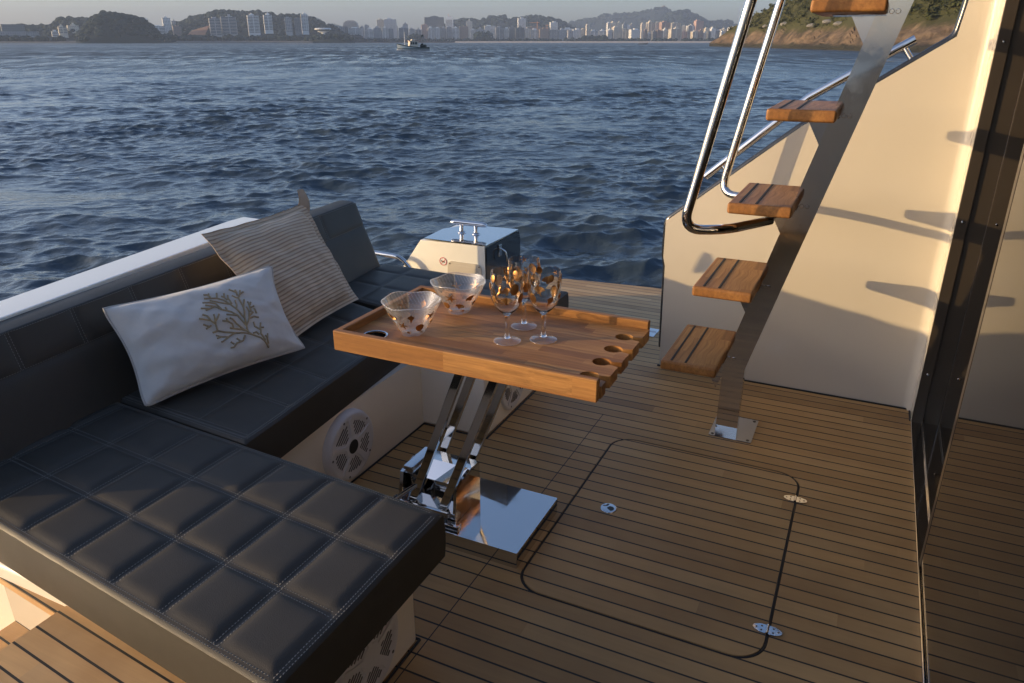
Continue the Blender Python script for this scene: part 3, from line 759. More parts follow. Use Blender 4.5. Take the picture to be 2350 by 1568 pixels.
# ------------------------------------------------------------------ pillows
def pillow_surface(C4, nrm_hint, thick, flange=0.0, pinch=.06, seed=0, n=56):
    """C4: TL, TR, BR, BL; returns front/back grids and a point function on the front"""
    TL, TR, BR, BL = [Vector(p) for p in C4]
    nrm = (TR - TL).cross(BL - TL).normalized()
    if nrm.dot(Vector(nrm_hint)) < 0: nrm = -nrm
    def plane(u, v): return TL * (1 - u) * (1 - v) + TR * u * (1 - v) + BR * u * v + BL * (1 - u) * v
    def hgt(u, v):
        f = flange; uu = (u - f) / (1 - 2 * f); vv = (v - f) / (1 - 2 * f)
        if uu <= 0 or uu >= 1 or vv <= 0 or vv >= 1: return 0.0
        a = 4 * uu * (1 - uu); c = 4 * vv * (1 - vv)
        return (a ** .5) * (c ** .5) * (1 - .18 * (1 - a) * (1 - c))
    def point(u, v, side):
        # edges pulled in towards the middle, corners stay as ears
        pu = pinch * math.sin(math.pi * v) ; pv = pinch * math.sin(math.pi * u)
        u2 = u + pu * (.5 - u) * 2 * abs(2 * u - 1) ** 2; v2 = v + pv * (.5 - v) * 2 * abs(2 * v - 1) ** 2
        h = hgt(u, v)
        w = mnoise.noise((u * 4 + seed, v * 4, seed)) * .014 + mnoise.noise((u * 11 + seed, v * 9, 3.1)) * .006 + abs(mnoise.noise((u * 7 - v * 5 + seed, v * 3, 8.0))) * .009
        edge = min(u, 1 - u, v, 1 - v)
        # gathers radiating from the seams
        gat = .0135 * math.exp(-edge / .10) * math.sin((u if min(v, 1 - v) < min(u, 1 - u) else v) * 23 + seed + 2.2 * mnoise.noise((u * 3, v * 3, seed))) * (1 if edge > .01 else 0)
        d = (thick * h * (1 if side > 0 else .75) + (w + gat) * min(1, edge * 9)) if h > 0 else (w * .5 if flange else 0) 
        if flange and h <= 0: d = (mnoise.noise((u * 7, v * 7, seed + 5)) * .012) * side ** 0 
        if not flange:
            cr_ = math.exp(-((min(u, 1 - u) / .03) ** 2 + (min(v, 1 - v) / .05) ** 2)) * .006
            u2 += (.5 - u) * 2 * cr_ * .8; v2 += (.5 - v) * 2 * cr_
            p = None
        ear = math.exp(-((min(u, 1 - u) / .06) ** 2 + (min(v, 1 - v) / .09) ** 2)) * (0 if flange else 1)      # corners flop outwards
        p = plane(u2, v2) + (nrm * .014 + Vector((0, 0, -.004))) * ear
        return p + nrm * (d if side > 0 else (-d if h > 0 else d - .003))
    us = np.linspace(0, 1, n)
    A = np.array([[point(u, v, 1) for u in us] for v in us]); Bk = np.array([[point(u, v, -1) for u in us] for v in us])
    return A, Bk, point, nrm
def pillow(name, label, C4, hint, thick, mat, flange, seed, pinch=.06):
    A, Bk, pt, nrm = pillow_surface(C4, hint, thick, flange, pinch, seed)
    n = A.shape[0]; b = B(); 
    if not flange: Bk[0], Bk[-1], Bk[:, 0], Bk[:, -1] = A[0], A[-1], A[:, 0], A[:, -1]
    b.grid(A); b.grid(Bk, flip=True)
    if flange:
        for a_, b_ in ((A[0], Bk[0]), (A[-1], Bk[-1]), (A[:, 0], Bk[:, 0]), (A[:, -1], Bk[:, -1])): b.grid(np.array([a_, b_]))
    base_ = [C4[3][0], C4[3][1], C4[3][2]]
    o = obj(name, b, mat, None, 70, loc=base_)
    uvl = o.data.uv_layers.new(name='UVMap'); us = np.linspace(0, 1, n)
    vi = np.zeros(len(o.data.loops), int); o.data.loops.foreach_get('vertex_index', vi)
    allv = np.zeros((b.n, 2)); g = np.array([[(u, v) for u in us] for v in us]).reshape(-1, 2); allv[:n * n] = g; allv[n * n:2 * n * n] = g
    uvl.data.foreach_set('uv', allv[vi].astype(np.float32).ravel())
    tag(o, label, 'pillow', 'pillows on the aft seat'); return o, pt, nrm, A
stripes, _, _, _ = pillow('pillow', 'square beige striped pillow with a stitched flange, leaning behind the white one',
    [(-2.350, 2.085, .945), (-2.408, 2.765, .940), (-2.110, 2.735, .508), (-2.035, 2.150, .505)], (1, -.3, .3), .085, MT['stripe'], .06, 2.2, .022)
# the turned-back corner of the flange that stands up at the top
b = B(); G = np.array([[(-2.412 + .014 * math.sin(t * 3) + .010 * s, 2.722 + .062 * s * (1 - .60 * t * t) + .012 * t, .915 + .090 * t - .035 * s * (1 - t)) for s in np.linspace(0, 1, 9)] for t in np.linspace(0, 1, 9)])
b.grid(G); b.grid(G + np.array((-.006, 0, 0)), flip=True)
fl = obj('flange_corner', b, MT['flange'], stripes, 60)
white, wpt, wn, wA = pillow('pillow', 'white linen pillow embroidered with a tan branching coral', 
    [(-2.290, 1.560, .806), (-2.148, 2.226, .802), (-1.925, 2.118, .518), (-2.080, 1.492, .508)], (1, -.3, .4), .088, MT['cloth'], 0.0, 4.7, .040)
rim = np.concatenate([wA[0], wA[1:, -1], wA[-1, ::-1][1:], wA[::-1, 0][1:-1]])
obj('piping', B().tube([tuple(p) for p in rim[::2]], .0042, 8, True), MT['piping'], white)
# coral embroidery: polylines in the pillow's own plane
TLp, TRp, BRp, BLp = (250, 430), (1870, 20), (2165, 790), (655, 1395)
def inv_bilin(x, y):
    u = v = .5
    for _ in range(25):
        px = TLp[0] * (1 - u) * (1 - v) + TRp[0] * u * (1 - v) + BRp[0] * u * v + BLp[0] * (1 - u) * v - x
        py = TLp[1] * (1 - u) * (1 - v) + TRp[1] * u * (1 - v) + BRp[1] * u * v + BLp[1] * (1 - u) * v - y
        a = (TRp[0] - TLp[0]) * (1 - v) + (BRp[0] - BLp[0]) * v; c = (TRp[1] - TLp[1]) * (1 - v) + (BRp[1] - BLp[1]) * v
        d = (BLp[0] - TLp[0]) * (1 - u) + (BRp[0] - TRp[0]) * u; e = (BLp[1] - TLp[1]) * (1 - u) + (BRp[1] - TRp[1]) * u
        det = a * e - d * c; u -= (px * e - d * py) / det; v -= (a * py - c * px) / det
    return u, v
coral = '''1745,870 1640,800 1540,770 1470,755;1470,755 1380,760 1290,755 1215,745 1190,690 1140,660 1030,645;1140,660 1105,620 1060,605;1190,690 1175,640 1165,605;1175,680 1200,640 1215,600
1150,700 1105,735;1130,710 1075,695;1215,745 1170,765;1370,765 1320,800 1270,845 1250,855;1320,800 1250,800 1200,790;1250,800 1210,820;1480,780 1465,830 1400,860 1375,900 1345,905;1375,870 1340,850;1440,840 1400,810
1540,770 1500,740 1440,720 1370,720 1350,680 1300,660 1250,660;1300,660 1285,635;1440,725 1330,715;1510,745 1450,710 1390,675 1350,640 1320,630;1510,745 1495,690 1460,655 1400,600 1340,570 1250,550 1180,520 1090,510
1180,520 1130,545 1050,540;1130,545 1095,565;1250,550 1190,490 1130,480 1070,480;1300,560 1285,525;1400,600 1340,600 1290,600;1495,690 1475,620 1440,590 1390,540 1330,490 1270,450 1210,430 1150,430 1090,430;1210,430 1210,375
1150,420 1120,390 1085,390;1120,395 1135,380;1330,490 1250,480 1140,455;1350,490 1320,430 1320,395;1310,450 1285,420 1285,375;1285,420 1255,405;1390,540 1395,500 1385,455;1475,620 1470,560 1450,490 1420,430 1390,420 1360,400
1420,430 1440,390 1445,345;1440,385 1475,360;1415,400 1395,340;1400,365 1335,330;1465,510 1480,440;1495,690 1520,620 1520,560 1495,515;1520,600 1560,560;1520,620 1570,600 1620,605;1540,560 1530,500 1515,460;1535,520 1575,500;1535,490 1545,465;1575,520 1600,570
1690,820 1640,760 1635,700 1640,655;1635,700 1670,695;1630,720 1580,690 1565,650;1620,770 1590,745 1560,760;1730,840 1710,800 1715,750;1710,790 1685,770'''
cb = B()
for pl_ in coral.replace('\n', ';').split(';'):
    P2 = [tuple(map(float, q.split(','))) for q in pl_.split()]
    fine = []
    for (a, c) in zip(P2[:-1], P2[1:]):
        for k in range(4): fine.append((a[0] + (c[0] - a[0]) * k / 4, a[1] + (c[1] - a[1]) * k / 4))
    fine.append(P2[-1]); pts = []
    for q in fine:
        u, v = inv_bilin(*q); pts.append(wpt(u, v, 1) + wn * .0012)
    m = len(pts); cb.tube(pts, [.0036 - .0006 * i / m + (.0007 if i == m - 1 else 0) for i in range(m)], 7)
obj('coral_embroidery', cb, MT['coral'], white, 60)

# ------------------------------------------------------------------ starboard bulwark, rail
bw = thing('bulwark', 'white starboard bulwark with a sloping black-trimmed top edge and steel rail', 'bulwark', (-.3, 3.73, 0))
oc = [(-.875, .0), (-.878, .10), (-.888, .565), (-.900, .612), (-.901, .800), (-.314, 1.292), (-.002, 1.506), (.232, 1.670), (.247, 1.80), (.275, 2.6)]
b = B().prism(oc + [(.40, 2.6), (.40, .0)], XZ, 3.73, 3.80); obj('panel', b, MT['gel'], bw, 20)
# rounded return towards the door jamb
Gr = []
for z in np.linspace(0, 2.6, 14):
    Gr.append([(.300, 3.7285, z)] + [(.318 + .042 * math.sin(a), 3.7285 - .042 * (1 - math.cos(a)), z) for a in np.linspace(0, math.pi / 2, 8)] + [(.360, 3.60, z), (.40, 3.60, z)])
obj('return', B().grid(np.array(Gr)), MT['gel'], bw, 60)
tp = fillet([(x, 3.765, z) for x, z in oc[1:]], .03, 5)
b = B()
b.tube(tp, .019, 10); obj('edge_trim', b, MT['navy'], bw, 60)
b = B().tube([(-.885, 3.724, .003), (.36, 3.724, .003)], .005, 8); b.tube([(.357, 3.72, .003), (.357, 3.60, .003)], .005, 8); obj('sealant', b, MT['rubber'], bw)
rl = [(-.735, 3.79, 1.028), (-.60, 3.79, 1.150), (-.305, 3.79, 1.415), (-.11, 3.79, 1.540), (.085, 3.79, 1.660)]
b = B().tube(rl, .0185, 16)
for x, z in ((-.66, 1.095), (.045, 1.632)):
    b.tube([(x, 3.79, z), (x + .055, 3.77, z - .075)], .012, 12)
    b.lathe([(0, .004), (.019, .004), (.022, .0)], (x + .055, 3.77, z - .082), 16)
obj('handrail', b, MT['steel'], bw, 50)

pb = thing('bulwark', 'white port bulwark opposite the ladder, mirrored in the polished steel', 'bulwark', (-.3, -1.1, 0))
obj('panel', B().prism(oc + [(.40, 2.6), (.40, .0)], XZ, -1.17, -1.10), MT['gel'], pb, 20)
obj('edge_trim', B().tube([(x, -1.135, z) for (x, _, z) in tp], .019, 10), MT['navy'], pb, 60)

# ------------------------------------------------------------------ ladder
ld = thing('ladder', 'steel spine ladder with cantilevered teak treads and tube handrails, climbing to the upper deck', 'ladder', (-.40, 3.13, 0))
YS = 3.13
spn = [(-.450, .004), (-.355, .004), (-.355, .325), (.225, 2.45), (.125, 2.45), (-.448, .345)]
b = B().prism(spn, XZ, YS - .020, YS + .020); obj('spine', b, MT['bars'], ld, 25)
b = B().prism(rrect(-.470, 3.055, -.283, 3.285, .006, 3), XY, .0005, .006)
fp = obj('foot_plate', b, MT['steel'], ld)
for x in (-.455, -.30):
    for y in (3.072, 3.268): obj('bolt', B().lathe([(0, .0085), (.006, .008), (.0078, .006)], (x, y, 0), 14), MT['steel_d'], fp)
steps_z = [.400, .742, 1.086, 1.430, 1.782]
steps_x = [-.674, -.570, -.468, -.368, -.268]
tr0 = None
for k, (z, x) in enumerate(zip(steps_z, steps_x)):
    w = .234; th = .042
    if k == 0:
        b = B().box2((x, 2.883, z - th), (x + w, 3.372, z), .010, 3); tr0 = t = obj('tread', b, MT['tread'], ld, 40, loc=(x - ld.location.x, 3.13 - ld.location.y, z))
        gs = B()
        for sx in (.038, .098): gs.box2((x + sx, 2.90, z - .004), (x + sx + .009, 3.355, z + .0022), .001)
        g = obj('grip_strip', gs, MT['strip'], t)
        gb = B().prism([(x + .118, z - th - .001), (x + w + .02, z - th - .001), (x + w - .032, z - .192)], XZ, YS - .004, YS + .004)
        gu = obj('gusset', gb, MT['steel'], t, 20)
        for q_ in (.014, .034): obj('bolt', B().lathe([(0, .0012), (.007, .0012), (.0085, 0)], (x + w + q_, YS - .0201, z - .034), 14, Matrix(((1, 0, 0), (0, 0, -1), (0, 1, 0))).to_4x4()), MT['bars'], t)
        gb = B().box2((x + .06, 3.06, z - th - .005), (x + w, 3.20, z - th), .0); gp = obj('support_plate', gb, MT['steel'], t, 20)
    else:
        t2 = tr0.copy(); COL.objects.link(t2); t2.parent = ld; t2.location = (x - ld.location.x, 0, z)
        for ch in tr0.children:
            c = ch.copy(); COL.objects.link(c); c.parent = t2
# handrails: down the side, round the bend and in to the spine
def hr(y, y_end, name='handrail'):
    zt = 2.5; xb = -.598 if y < 3 else -.622
    pts = [(xb + .205 * (zt - 1.0), y, zt), (xb, y, 1.00 if y < 3 else .985), (-.46, y + (y_end - y) * .25, .995), (-.325, y_end, .995)]
    return obj(name, B().tube(fillet(pts, .105, 10), .0185, 18), MT['steel'], ld, 60)
hr(2.74, 3.06); hr(3.60, 3.20)

# ------------------------------------------------------------------ door, jamb and cabin front
dr = thing('sliding_door', 'tinted glass sliding saloon door running on polished steel tracks at the deck edge', 'door', (.37, 2.4, 0))
b = B().box2((.366, -1.5, .012), (.376, 2.43, 2.20)); gl = obj('glass_pane', b, MT['glass'], dr, 0)
b = B().box2((.3645, 2.43, .010), (.378, 2.468, 2.205), .002); obj('leading_stile', b, MT['steel_d'], dr)
b = B().box2((.357, -1.5, .0), (.3635, 3.60, .014), .002); b.box2((.3635, -1.5, .0), (.60, 3.60, .004))
for x in (.405, .474, .540): b.box2((x, -1.5, .004), (x + .009, 3.60, .020), .002)
obj('track', b, MT['bars'], dr, 30)
jb = thing('door_jamb', 'dark polished steel door jamb with screws, beside the white bulwark return', 'door jamb', (.45, 3.6, 0))
b = B(); b.box2((.3605, 3.585, .0), (.4055, 3.60, 2.3), .003); b.box2((.405, 3.598, .0), (.4745, 3.615, 2.3), .003); b.box2((.474, 3.586, .0), (.5405, 3.601, 2.3), .003); b.box2((.540, 3.56, .0), (.60, 3.602, 2.3), .003)
obj('profile', b, MT['steel_d'], jb, 30)
Mx = Matrix(((1, 0, 0), (0, 0, -1), (0, 1, 0))).to_4x4()
for z in (.25, .95, 1.65):
    for x, y in ((.385, 3.585), (.508, 3.586)):
        obj('screw', B().lathe([(0, .002), (.0045, .0018), (.006, .0)], (x, y, z), 12, Mx), MT['bars'], jb)
cb_ = thing('cabin', 'dark saloon cabin behind the glass door', 'cabin', (1.5, 1.5, 0))
b = B(); b.box2((.62, -1.5, -.01), (.64, 2.3, 2.2)); b.box2((.65, 2.3, .0), (2.6, 2.32, 2.2)); b.box2((2.58, 2.3, 0), (2.6, 3.7, 2.2)); b.box2((.62, 3.62, 0), (2.6, 3.66, 2.2))
obj('lining', b, MT['cabin'], cb_)
b = B(); b.box2((.22, -1.6, 2.22), (3.0, 4.2, 2.34), .03, 3); obj('upper_deck', b, MT['gel'], cb_)

# ------------------------------------------------------------------ stern locker with cleat, grab rail
lk = thing('stern_locker', 'white stern locker box with steel lid and dark end panel, beyond the sofa', 'locker', (-2.2, 3.95, 0))
fr = [(-2.62, .12), (-2.555, .30), (-2.375, .545), (-1.942, .552), (-1.938, .0), (-2.60, .0)]
b = B().prism(fr, XZ, 3.72, 4.17); obj('body', b, MT['bright'], lk, 20)
b = B().prism([(3.724, .0), (4.19, .0), (4.188, .50), (4.165, .549), (3.724, .546)], YZ, -1.9375, -1.931); ep = obj('end_panel', b, MT['navy'], lk, 20)
b = B().prism([(-2.352, 3.722), (-1.934, 3.722), (-1.934, 4.17), (-2.28, 4.15), (-2.372, 3.98)], XY, .5535, .558); lid = obj('lid', b, MT['steel'], lk, 20)
cl = B(); cl.tube([(-2.285, 3.942, .617), (-2.26, 3.942, .620), (-2.07, 3.946, .620), (-2.045, 3.946, .617)], [.011, .0165, .0165, .011], 16)
for x in (-2.215, -2.115):
    cl.lathe([(.027, .558), (.025, .564), (.015, .569), (.0135, .590), (.016, .610)], (x, 3.944, 0), 18)
obj('cleat', cl, MT['steel'], lk, 50)
hk = B(); hk.box2((-1.931, 3.875, .455), (-1.925, 3.915, .525), .002); hk.tube(fillet([(-1.925, 3.895, .50), (-1.895, 3.895, .49), (-1.885, 3.90, .45), (-1.890, 3.905, .425)], .02, 5), .006, 10)
obj('hook', hk, MT['steel'], lk, 40)
b = B().prism(rrect(-2.190, .27, -1.962, .440, .03, 6), XZ, 3.7135, 3.7195); ap = obj('access_panel', b, MT['gel'], lk, 30)
b = B().prism(rrect(-2.160, .29, -1.992, .417, .012, 4), XZ, 3.7115, 3.7137); obj('inset', b, MT['gel'], ap, 30)
q = B(); Mn = Matrix(((1, 0, 0), (0, 0, -1), (0, 1, 0))).to_4x4()
for x, z in ((-2.174, .425), (-1.977, .425)): obj('screw', B().lathe([(0, .002), (.004, .002), (.004, 0)], (x, 3.7135, z), 12, Mn), MT['steel_d'], ap)
sx, sz, sr = -2.222, .430, .0255
sk_ = obj('sticker', B().prism(arc((sx, sz), sr, 0, 2 * math.pi * .97, 30), XZ, 3.7185, 3.7196), MT['white'], lk, 0)
rg_ = B(); a_ = np.linspace(0, 2 * math.pi, 33)
rg_.tube([(sx + sr * .9 * math.cos(t), 3.7184, sz + sr * .9 * math.sin(t)) for t in a_[:-1]], .0022, 6, True)
rg_.tube([(sx - sr * .62, 3.7178, sz - sr * .62), (sx + sr * .62, 3.7178, sz + sr * .62)], .0019, 6)
obj('prohibition_ring', rg_, MT['red'], sk_)
obj('shoe_mark', B().prism([(sx - .014, sz - .001), (sx - .013, sz + .007), (sx - .004, sz + .004), (sx + .012, sz + .000), (sx + .014, sz - .006), (sx - .006, sz - .006), (sx - .010, sz - .003)], XZ, 3.7180, 3.7184), MT['black'], sk_, 0)
gr_ = thing('grab_rail', 'bent steel grab rail between the backrest end and the white stern locker', 'rail', (-2.45, 3.67, .28))
obj('tube', B().tube(fillet([(-2.72, 3.66, .36), (-2.72, 3.665, .445), (-2.49, 3.67, .437), (-2.415, 3.675, .36), (-2.40, 3.675, .28)], .06, 8), .0150, 16), MT['steel'], gr_, 60)
obj('base_flange', B().lathe([(.0, .306), (.026, .304), (.028, .30)], (-2.402, 3.675, -.02), 20), MT['steel'], gr_)

# fold-down side platform
sp = thing('side_platform', 'fold-down teak side platform over the water, beyond the bulwark end', 'platform', (-1.4, 4.6, 0))
pf = arc((-1.905, 4.955), .075, math.pi * .5, math.pi, 6)
b = B().prism([(-1.98, 4.206), (-.2, 4.206), (-.2, 5.13), (-1.2, 5.10)] + pf, XY, -.05, -.004); o = obj('teak_top', b, MT['side_teak_lit'], sp, 20)
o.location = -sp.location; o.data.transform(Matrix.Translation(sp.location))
b = B().prism([(-1.975, 4.206), (-.2, 4.206), (-.2, 5.125), (-1.2, 5.095)] + arc((-1.9, 4.95), .075, math.pi * .5, math.pi, 6), XY, -.12, -.0505); obj('underside', b, MT['gel'], sp, 20)
hb = B()
for x in (-1.06, -1.7):
    hb.box2((x - .045, 4.12, .0005), (x + .045, 4.20, .006), .002); hb.tube([(x - .04, 4.203, .004), (x + .04, 4.203, .004)], .006, 10); hb.box2((x - .045, 4.206, -.0035), (x + .045, 4.27, .002), .002)
obj('hinge', hb, MT['steel'], sp)

HAZE = 1.6e-4
SKY = (.75, 2.2, 2.2); SKYS = .15; SKYT = (1.08, 1.0, .98)
SUNS = 2.6; SUNC = (1.0, .70, .34); EXPO = 1.1

# ================================================================== the bay
def sea():
    waves = []
    g = random.Random(5); wind = R(-58)      # waves run roughly towards the stern quarter
    for lam, amp, k in ((14.0, .030, 2), (6.0, .016, 3), (3.6, .0135, 6), (2.2, .0155, 9), (1.45, .0168, 13), (.95, .0152, 17), (.62, .0116, 19), (.42, .0078, 19), (.28, .0048, 18), (.19, .0027, 12)):
        for i in range(k):
            l = lam * g.uniform(.78, 1.28); a = amp * g.uniform(.6, 1.3) / math.sqrt(k) * 1.55
            waves.append((l, a, wind + g.gauss(0, .62), g.uniform(0, 6.28)))
    # radial rings round the yacht, finer where the photograph looks
    view = math.atan2(math.cos(YAW), -math.sin(YAW))
    th = np.concatenate([view + np.linspace(-R(50), R(50), 700), view + np.linspace(R(50), R(310), 60)[1:-1]])
    r = [1.0]
    while r[-1] < 260: r.append(r[-1] + max(.042, r[-1] ** 2 / 15000))
    while r[-1] < 6300: r.append(min(r[-1] * 1.22, 6300.0))
    r = np.array(r); dr = np.gradient(r)
    TH, RR = np.meshgrid(th, r); DR = np.repeat(dr[:, None], len(th), 1)
    dth = np.gradient(th); dth[np.abs(dth) > .5] = .08; DT = RR * np.repeat(dth[None, :], len(r), 0)
    X, Y = RR * np.cos(TH), RR * np.sin(TH)
    Z = np.zeros_like(X); DX = np.zeros_like(X); DY = np.zeros_like(X)
    sp_ = np.maximum(DR, DT * .8)
    mod = .82 + .30 * np.sin(X * .19 + Y * .07 + 1.0) * np.sin(Y * .16 - X * .05) + .34 * np.sin(X * .47 - Y * .31 + 2.0) * np.sin(Y * .53 + X * .22) + .16 * np.sin(X * 1.1 + Y * .8) * np.sin(Y * 1.3 - X * .6 + .7)
    for l, a, d, ph in waves:
        k = 2 * math.pi / l; f = np.clip((l / np.maximum(sp_, 1e-3) - 1.6) / 2.0, 0, 1)
        q = k * (X * math.cos(d) + Y * math.sin(d)) + ph; A = a * f * (mod if l < 3 else 1)
        Z += A * np.sin(q); c = A * .95 * np.cos(q); DX += c * math.cos(d); DY += c * math.sin(d)
    P = np.stack([X + DX, Y + DY, Z + SEA], -1).reshape(-1, 3)
    nr, nt_ = len(r), len(th)
    i = np.arange(nr - 1)[:, None] * nt_; j = np.arange(nt_)[None, :]; j2 = (j + 1) % nt_
    Fc = np.stack([i + j, i + j2, i + nt_ + j2, i + nt_ + j], -1).reshape(-1, 4)
    me = bpy.data.meshes.new('sea'); me.vertices.add(len(P)); me.vertices.foreach_set('co', P.astype(np.float32).ravel())
    me.loops.add(Fc.size); me.loops.foreach_set('vertex_index', Fc.astype(np.int32).ravel())
    me.polygons.add(len(Fc)); me.polygons.foreach_set('loop_start', np.arange(0, Fc.size, 4, dtype=np.int32)); me.polygons.foreach_set('loop_total', np.full(len(Fc), 4, np.int32))
    me.polygons.foreach_set('use_smooth', np.ones(len(Fc), bool)); me.update(calc_edges=True); me.validate()
    m, nt, p = newmat('sea_water'); co = objco(nt); x, y, z = sep(nt, co)
    ca, sa = math.cos(wind), math.sin(wind)
    al = M_(nt, 'ADD', M_(nt, 'MULTIPLY', x, ca), M_(nt, 'MULTIPLY', y, sa)); ac = M_(nt, 'SUBTRACT', M_(nt, 'MULTIPLY', y, ca), M_(nt, 'MULTIPLY', x, sa))
    w = comb(nt, al, M_(nt, 'MULTIPLY', ac, .55), 0.0)
    h = M_(nt, 'ADD', M_(nt, 'ADD', M_(nt, 'MULTIPLY', noise(nt, w, 11.0, 3, .6), .012), M_(nt, 'MULTIPLY', noise(nt, w, 3.4, 4, .6), .05)), M_(nt, 'ADD', M_(nt, 'MULTIPLY', noise(nt, w, .9, 4, .55), .13), M_(nt, 'MULTIPLY', noise(nt, w, .22, 3, .5), .35)))
    patch = noise(nt, comb(nt, al, M_(nt, 'MULTIPLY', ac, .35), 0.0), .045, 5, .62)
    gust = noise(nt, comb(nt, al, M_(nt, 'MULTIPLY', ac, .3), 3.0), .011, 4, .6)
    rad = N(nt, 'ShaderNodeVectorMath', {0: co}, operation='LENGTH').outputs['Value']
    ro = N(nt, 'ShaderNodeMapRange', {'Value': rad, 'From Min': 12.0, 'From Max': 170.0, 'To Min': .08, 'To Max': .46}).outputs[0]
    gm = M_(nt, 'ADD', M_(nt, 'MULTIPLY', M_(nt, 'SUBTRACT', patch, .5), 1.6), M_(nt, 'MULTIPLY', M_(nt, 'SUBTRACT', gust, .5), 1.4))     # gusts roughen the surface in streaks
    fl_ = noise(nt, comb(nt, M_(nt, 'MULTIPLY', al, .055), M_(nt, 'MULTIPLY', ac, .33), 7.0), 1.0, 5, .68)
    farw = N(nt, 'ShaderNodeMapRange', {'Value': rad, 'From Min': 35.0, 'From Max': 130.0, 'To Min': 0.0, 'To Max': 1.0}).outputs[0]
    gm = M_(nt, 'ADD', gm, M_(nt, 'MULTIPLY', farw, M_(nt, 'MULTIPLY', M_(nt, 'SUBTRACT', fl_, .5), 4.5)))
    gm = M_(nt, 'MAXIMUM', gm, -.85)
    ro = N(nt, 'ShaderNodeClamp', {0: M_(nt, 'MULTIPLY', ro, M_(nt, 'ADD', 1.0, gm)), 1: .05, 2: .7}).outputs[0]
    h = M_(nt, 'MULTIPLY', h, M_(nt, 'ADD', 1.0, gm))
    setp(nt, p, Base_Color=mix(nt, patch, (.030, .046, .062), (.038, .055, .071)), Roughness=ro, IOR=1.34, Specular_IOR_Level=.72,
         Normal=bump(nt, h, .7, 1.0))
    me.materials.append(m)
    o = bpy.data.objects.new('sea', me); COL.objects.link(o); tag(o, kind='structure')
sea()

# ------------------------------------------------------------------ terrain and woods of the far shore
def leafmat(name, a, b_, c_, scale):
    m, nt, p = newmat(name); co = objco(nt)
    n1 = noise(nt, co, scale, 4, .65); n2 = noise(nt, co, scale * .18, 3)
    c = mix(nt, ramp(nt, n1, [(.35, (0, 0, 0)), (.65, (1, 1, 1))]), a, b_)
    c = mix(nt, M_(nt, 'MULTIPLY', n2, .55), c, c_)
    setp(nt, p, Base_Color=c, Roughness=.85, Specular_IOR_Level=.15, Normal=bump(nt, n1, .6, 1.5 / scale * .1)); return m
LEAF = leafmat('far_foliage', (.007, .016, .011), (.016, .029, .018), (.012, .019, .014), .12)
HILLM = leafmat('hill_cover', (.009, .016, .012), (.017, .026, .018), (.015, .020, .015), .05)
EARTH = plain('red_earth', (.20, .105, .055), .9, var=.35, scale=.06)
SAND = plain('pale_sand', (.46, .38, .30), .9, var=.1, scale=.05)
ROCKD = plain('dark_shore_rock', (.055, .050, .042), .9, var=.4, scale=.1)

def ico(sub=1):
    b = bmesh.new(); bmesh.ops.create_icosphere(b, subdivisions=sub, radius=1)
    v = np.array([tuple(x.co) for x in b.verts]); f = [tuple(q.index for q in t.verts) for t in b.faces]; b.free(); return v, f
ICO = ico(2)
def ridge(name, pts, dist, depth, mat, ncol=160, wood=0, wr=(6, 10), jag=1.0, seed=1, kind='structure', pw=.75):
    """a hill with its own distance, height and depth; pts = skyline (bearing, height)"""
    pts = np.array(pts, float); xs = np.linspace(pts[0, 0], pts[-1, 0], ncol); hs = np.interp(xs, pts[:, 0], pts[:, 1])
    hs = hs + np.array([mnoise.noise((x * .09, seed, 0)) * 1.6 + mnoise.noise((x * .3, seed, 4)) * 1.0 for x in xs]) * jag * (hs > 2)
    rows = []; T = list(np.linspace(0, 1, 18)) + [1.3, 1.7, 2.0]
    top = np.array([far(x, h, dist) for x, h in zip(xs, hs)])
    for t in T:
        k = math.sin(min(t, 2 - t) * math.pi / 2) ** pw if t < 2 else 0.0
        row = []
        for i, x in enumerate(xs):
            d = dist - depth * (1 - t); p = far(x, 0, d)
            z = SEA - .4 + (top[i, 2] - SEA + .4) * k
            z += mnoise.noise((p[0] * .02, p[1] * .02, seed)) * 6 * jag * math.sin(min(t, 1) * math.pi) * min(1, max(0, top[i, 2]) / 25)
            row.append((p[0], p[1], z))
        rows.append(row)
    G = np.array(rows); c = G[0].mean(0); c[2] = SEA
    o = obj(name, B().grid(G), mat, None, 60, loc=tuple(c)); tag(o, kind=kind)
    if wood:
        b = B(); g = random.Random(seed); V, Fc = ICO
        for _ in range(wood):
            i = g.uniform(0, ncol - 1.01); t = 1 - abs(g.gauss(0, .42)) if g.random() < .6 else g.uniform(.12, 1.0)
            if t < .08: continue
            j = min(t, 1.0) * 17; a, d = int(i), int(min(j, 16.99))
            p = G[d, a] * (1 - (j - d)) + G[d + 1, a] * (j - d) if d < 17 else G[17, a]
            p = p * (1 - (i - a)) + (G[d, min(a + 1, ncol - 1)]) * (i - a) if False else p
            if p[2] < SEA + 4: continue
            r = g.uniform(*wr) * (.7 + .6 * g.random()); s = np.array([r * g.uniform(.8, 1.25), r * g.uniform(.8, 1.25), r * g.uniform(.6, .95)])
            off = np.array([g.uniform(-4, 4), g.uniform(-4, 4), r * .18]); n_ = RNG.normal(0, .13, (len(V), 1))
            b.add(V * (1 + n_) * s + p + off, Fc)
        w = obj('woods', b, LEAF, None, 0, loc=tuple(c), fixn=False); tag(w, kind='stuff')
    return G

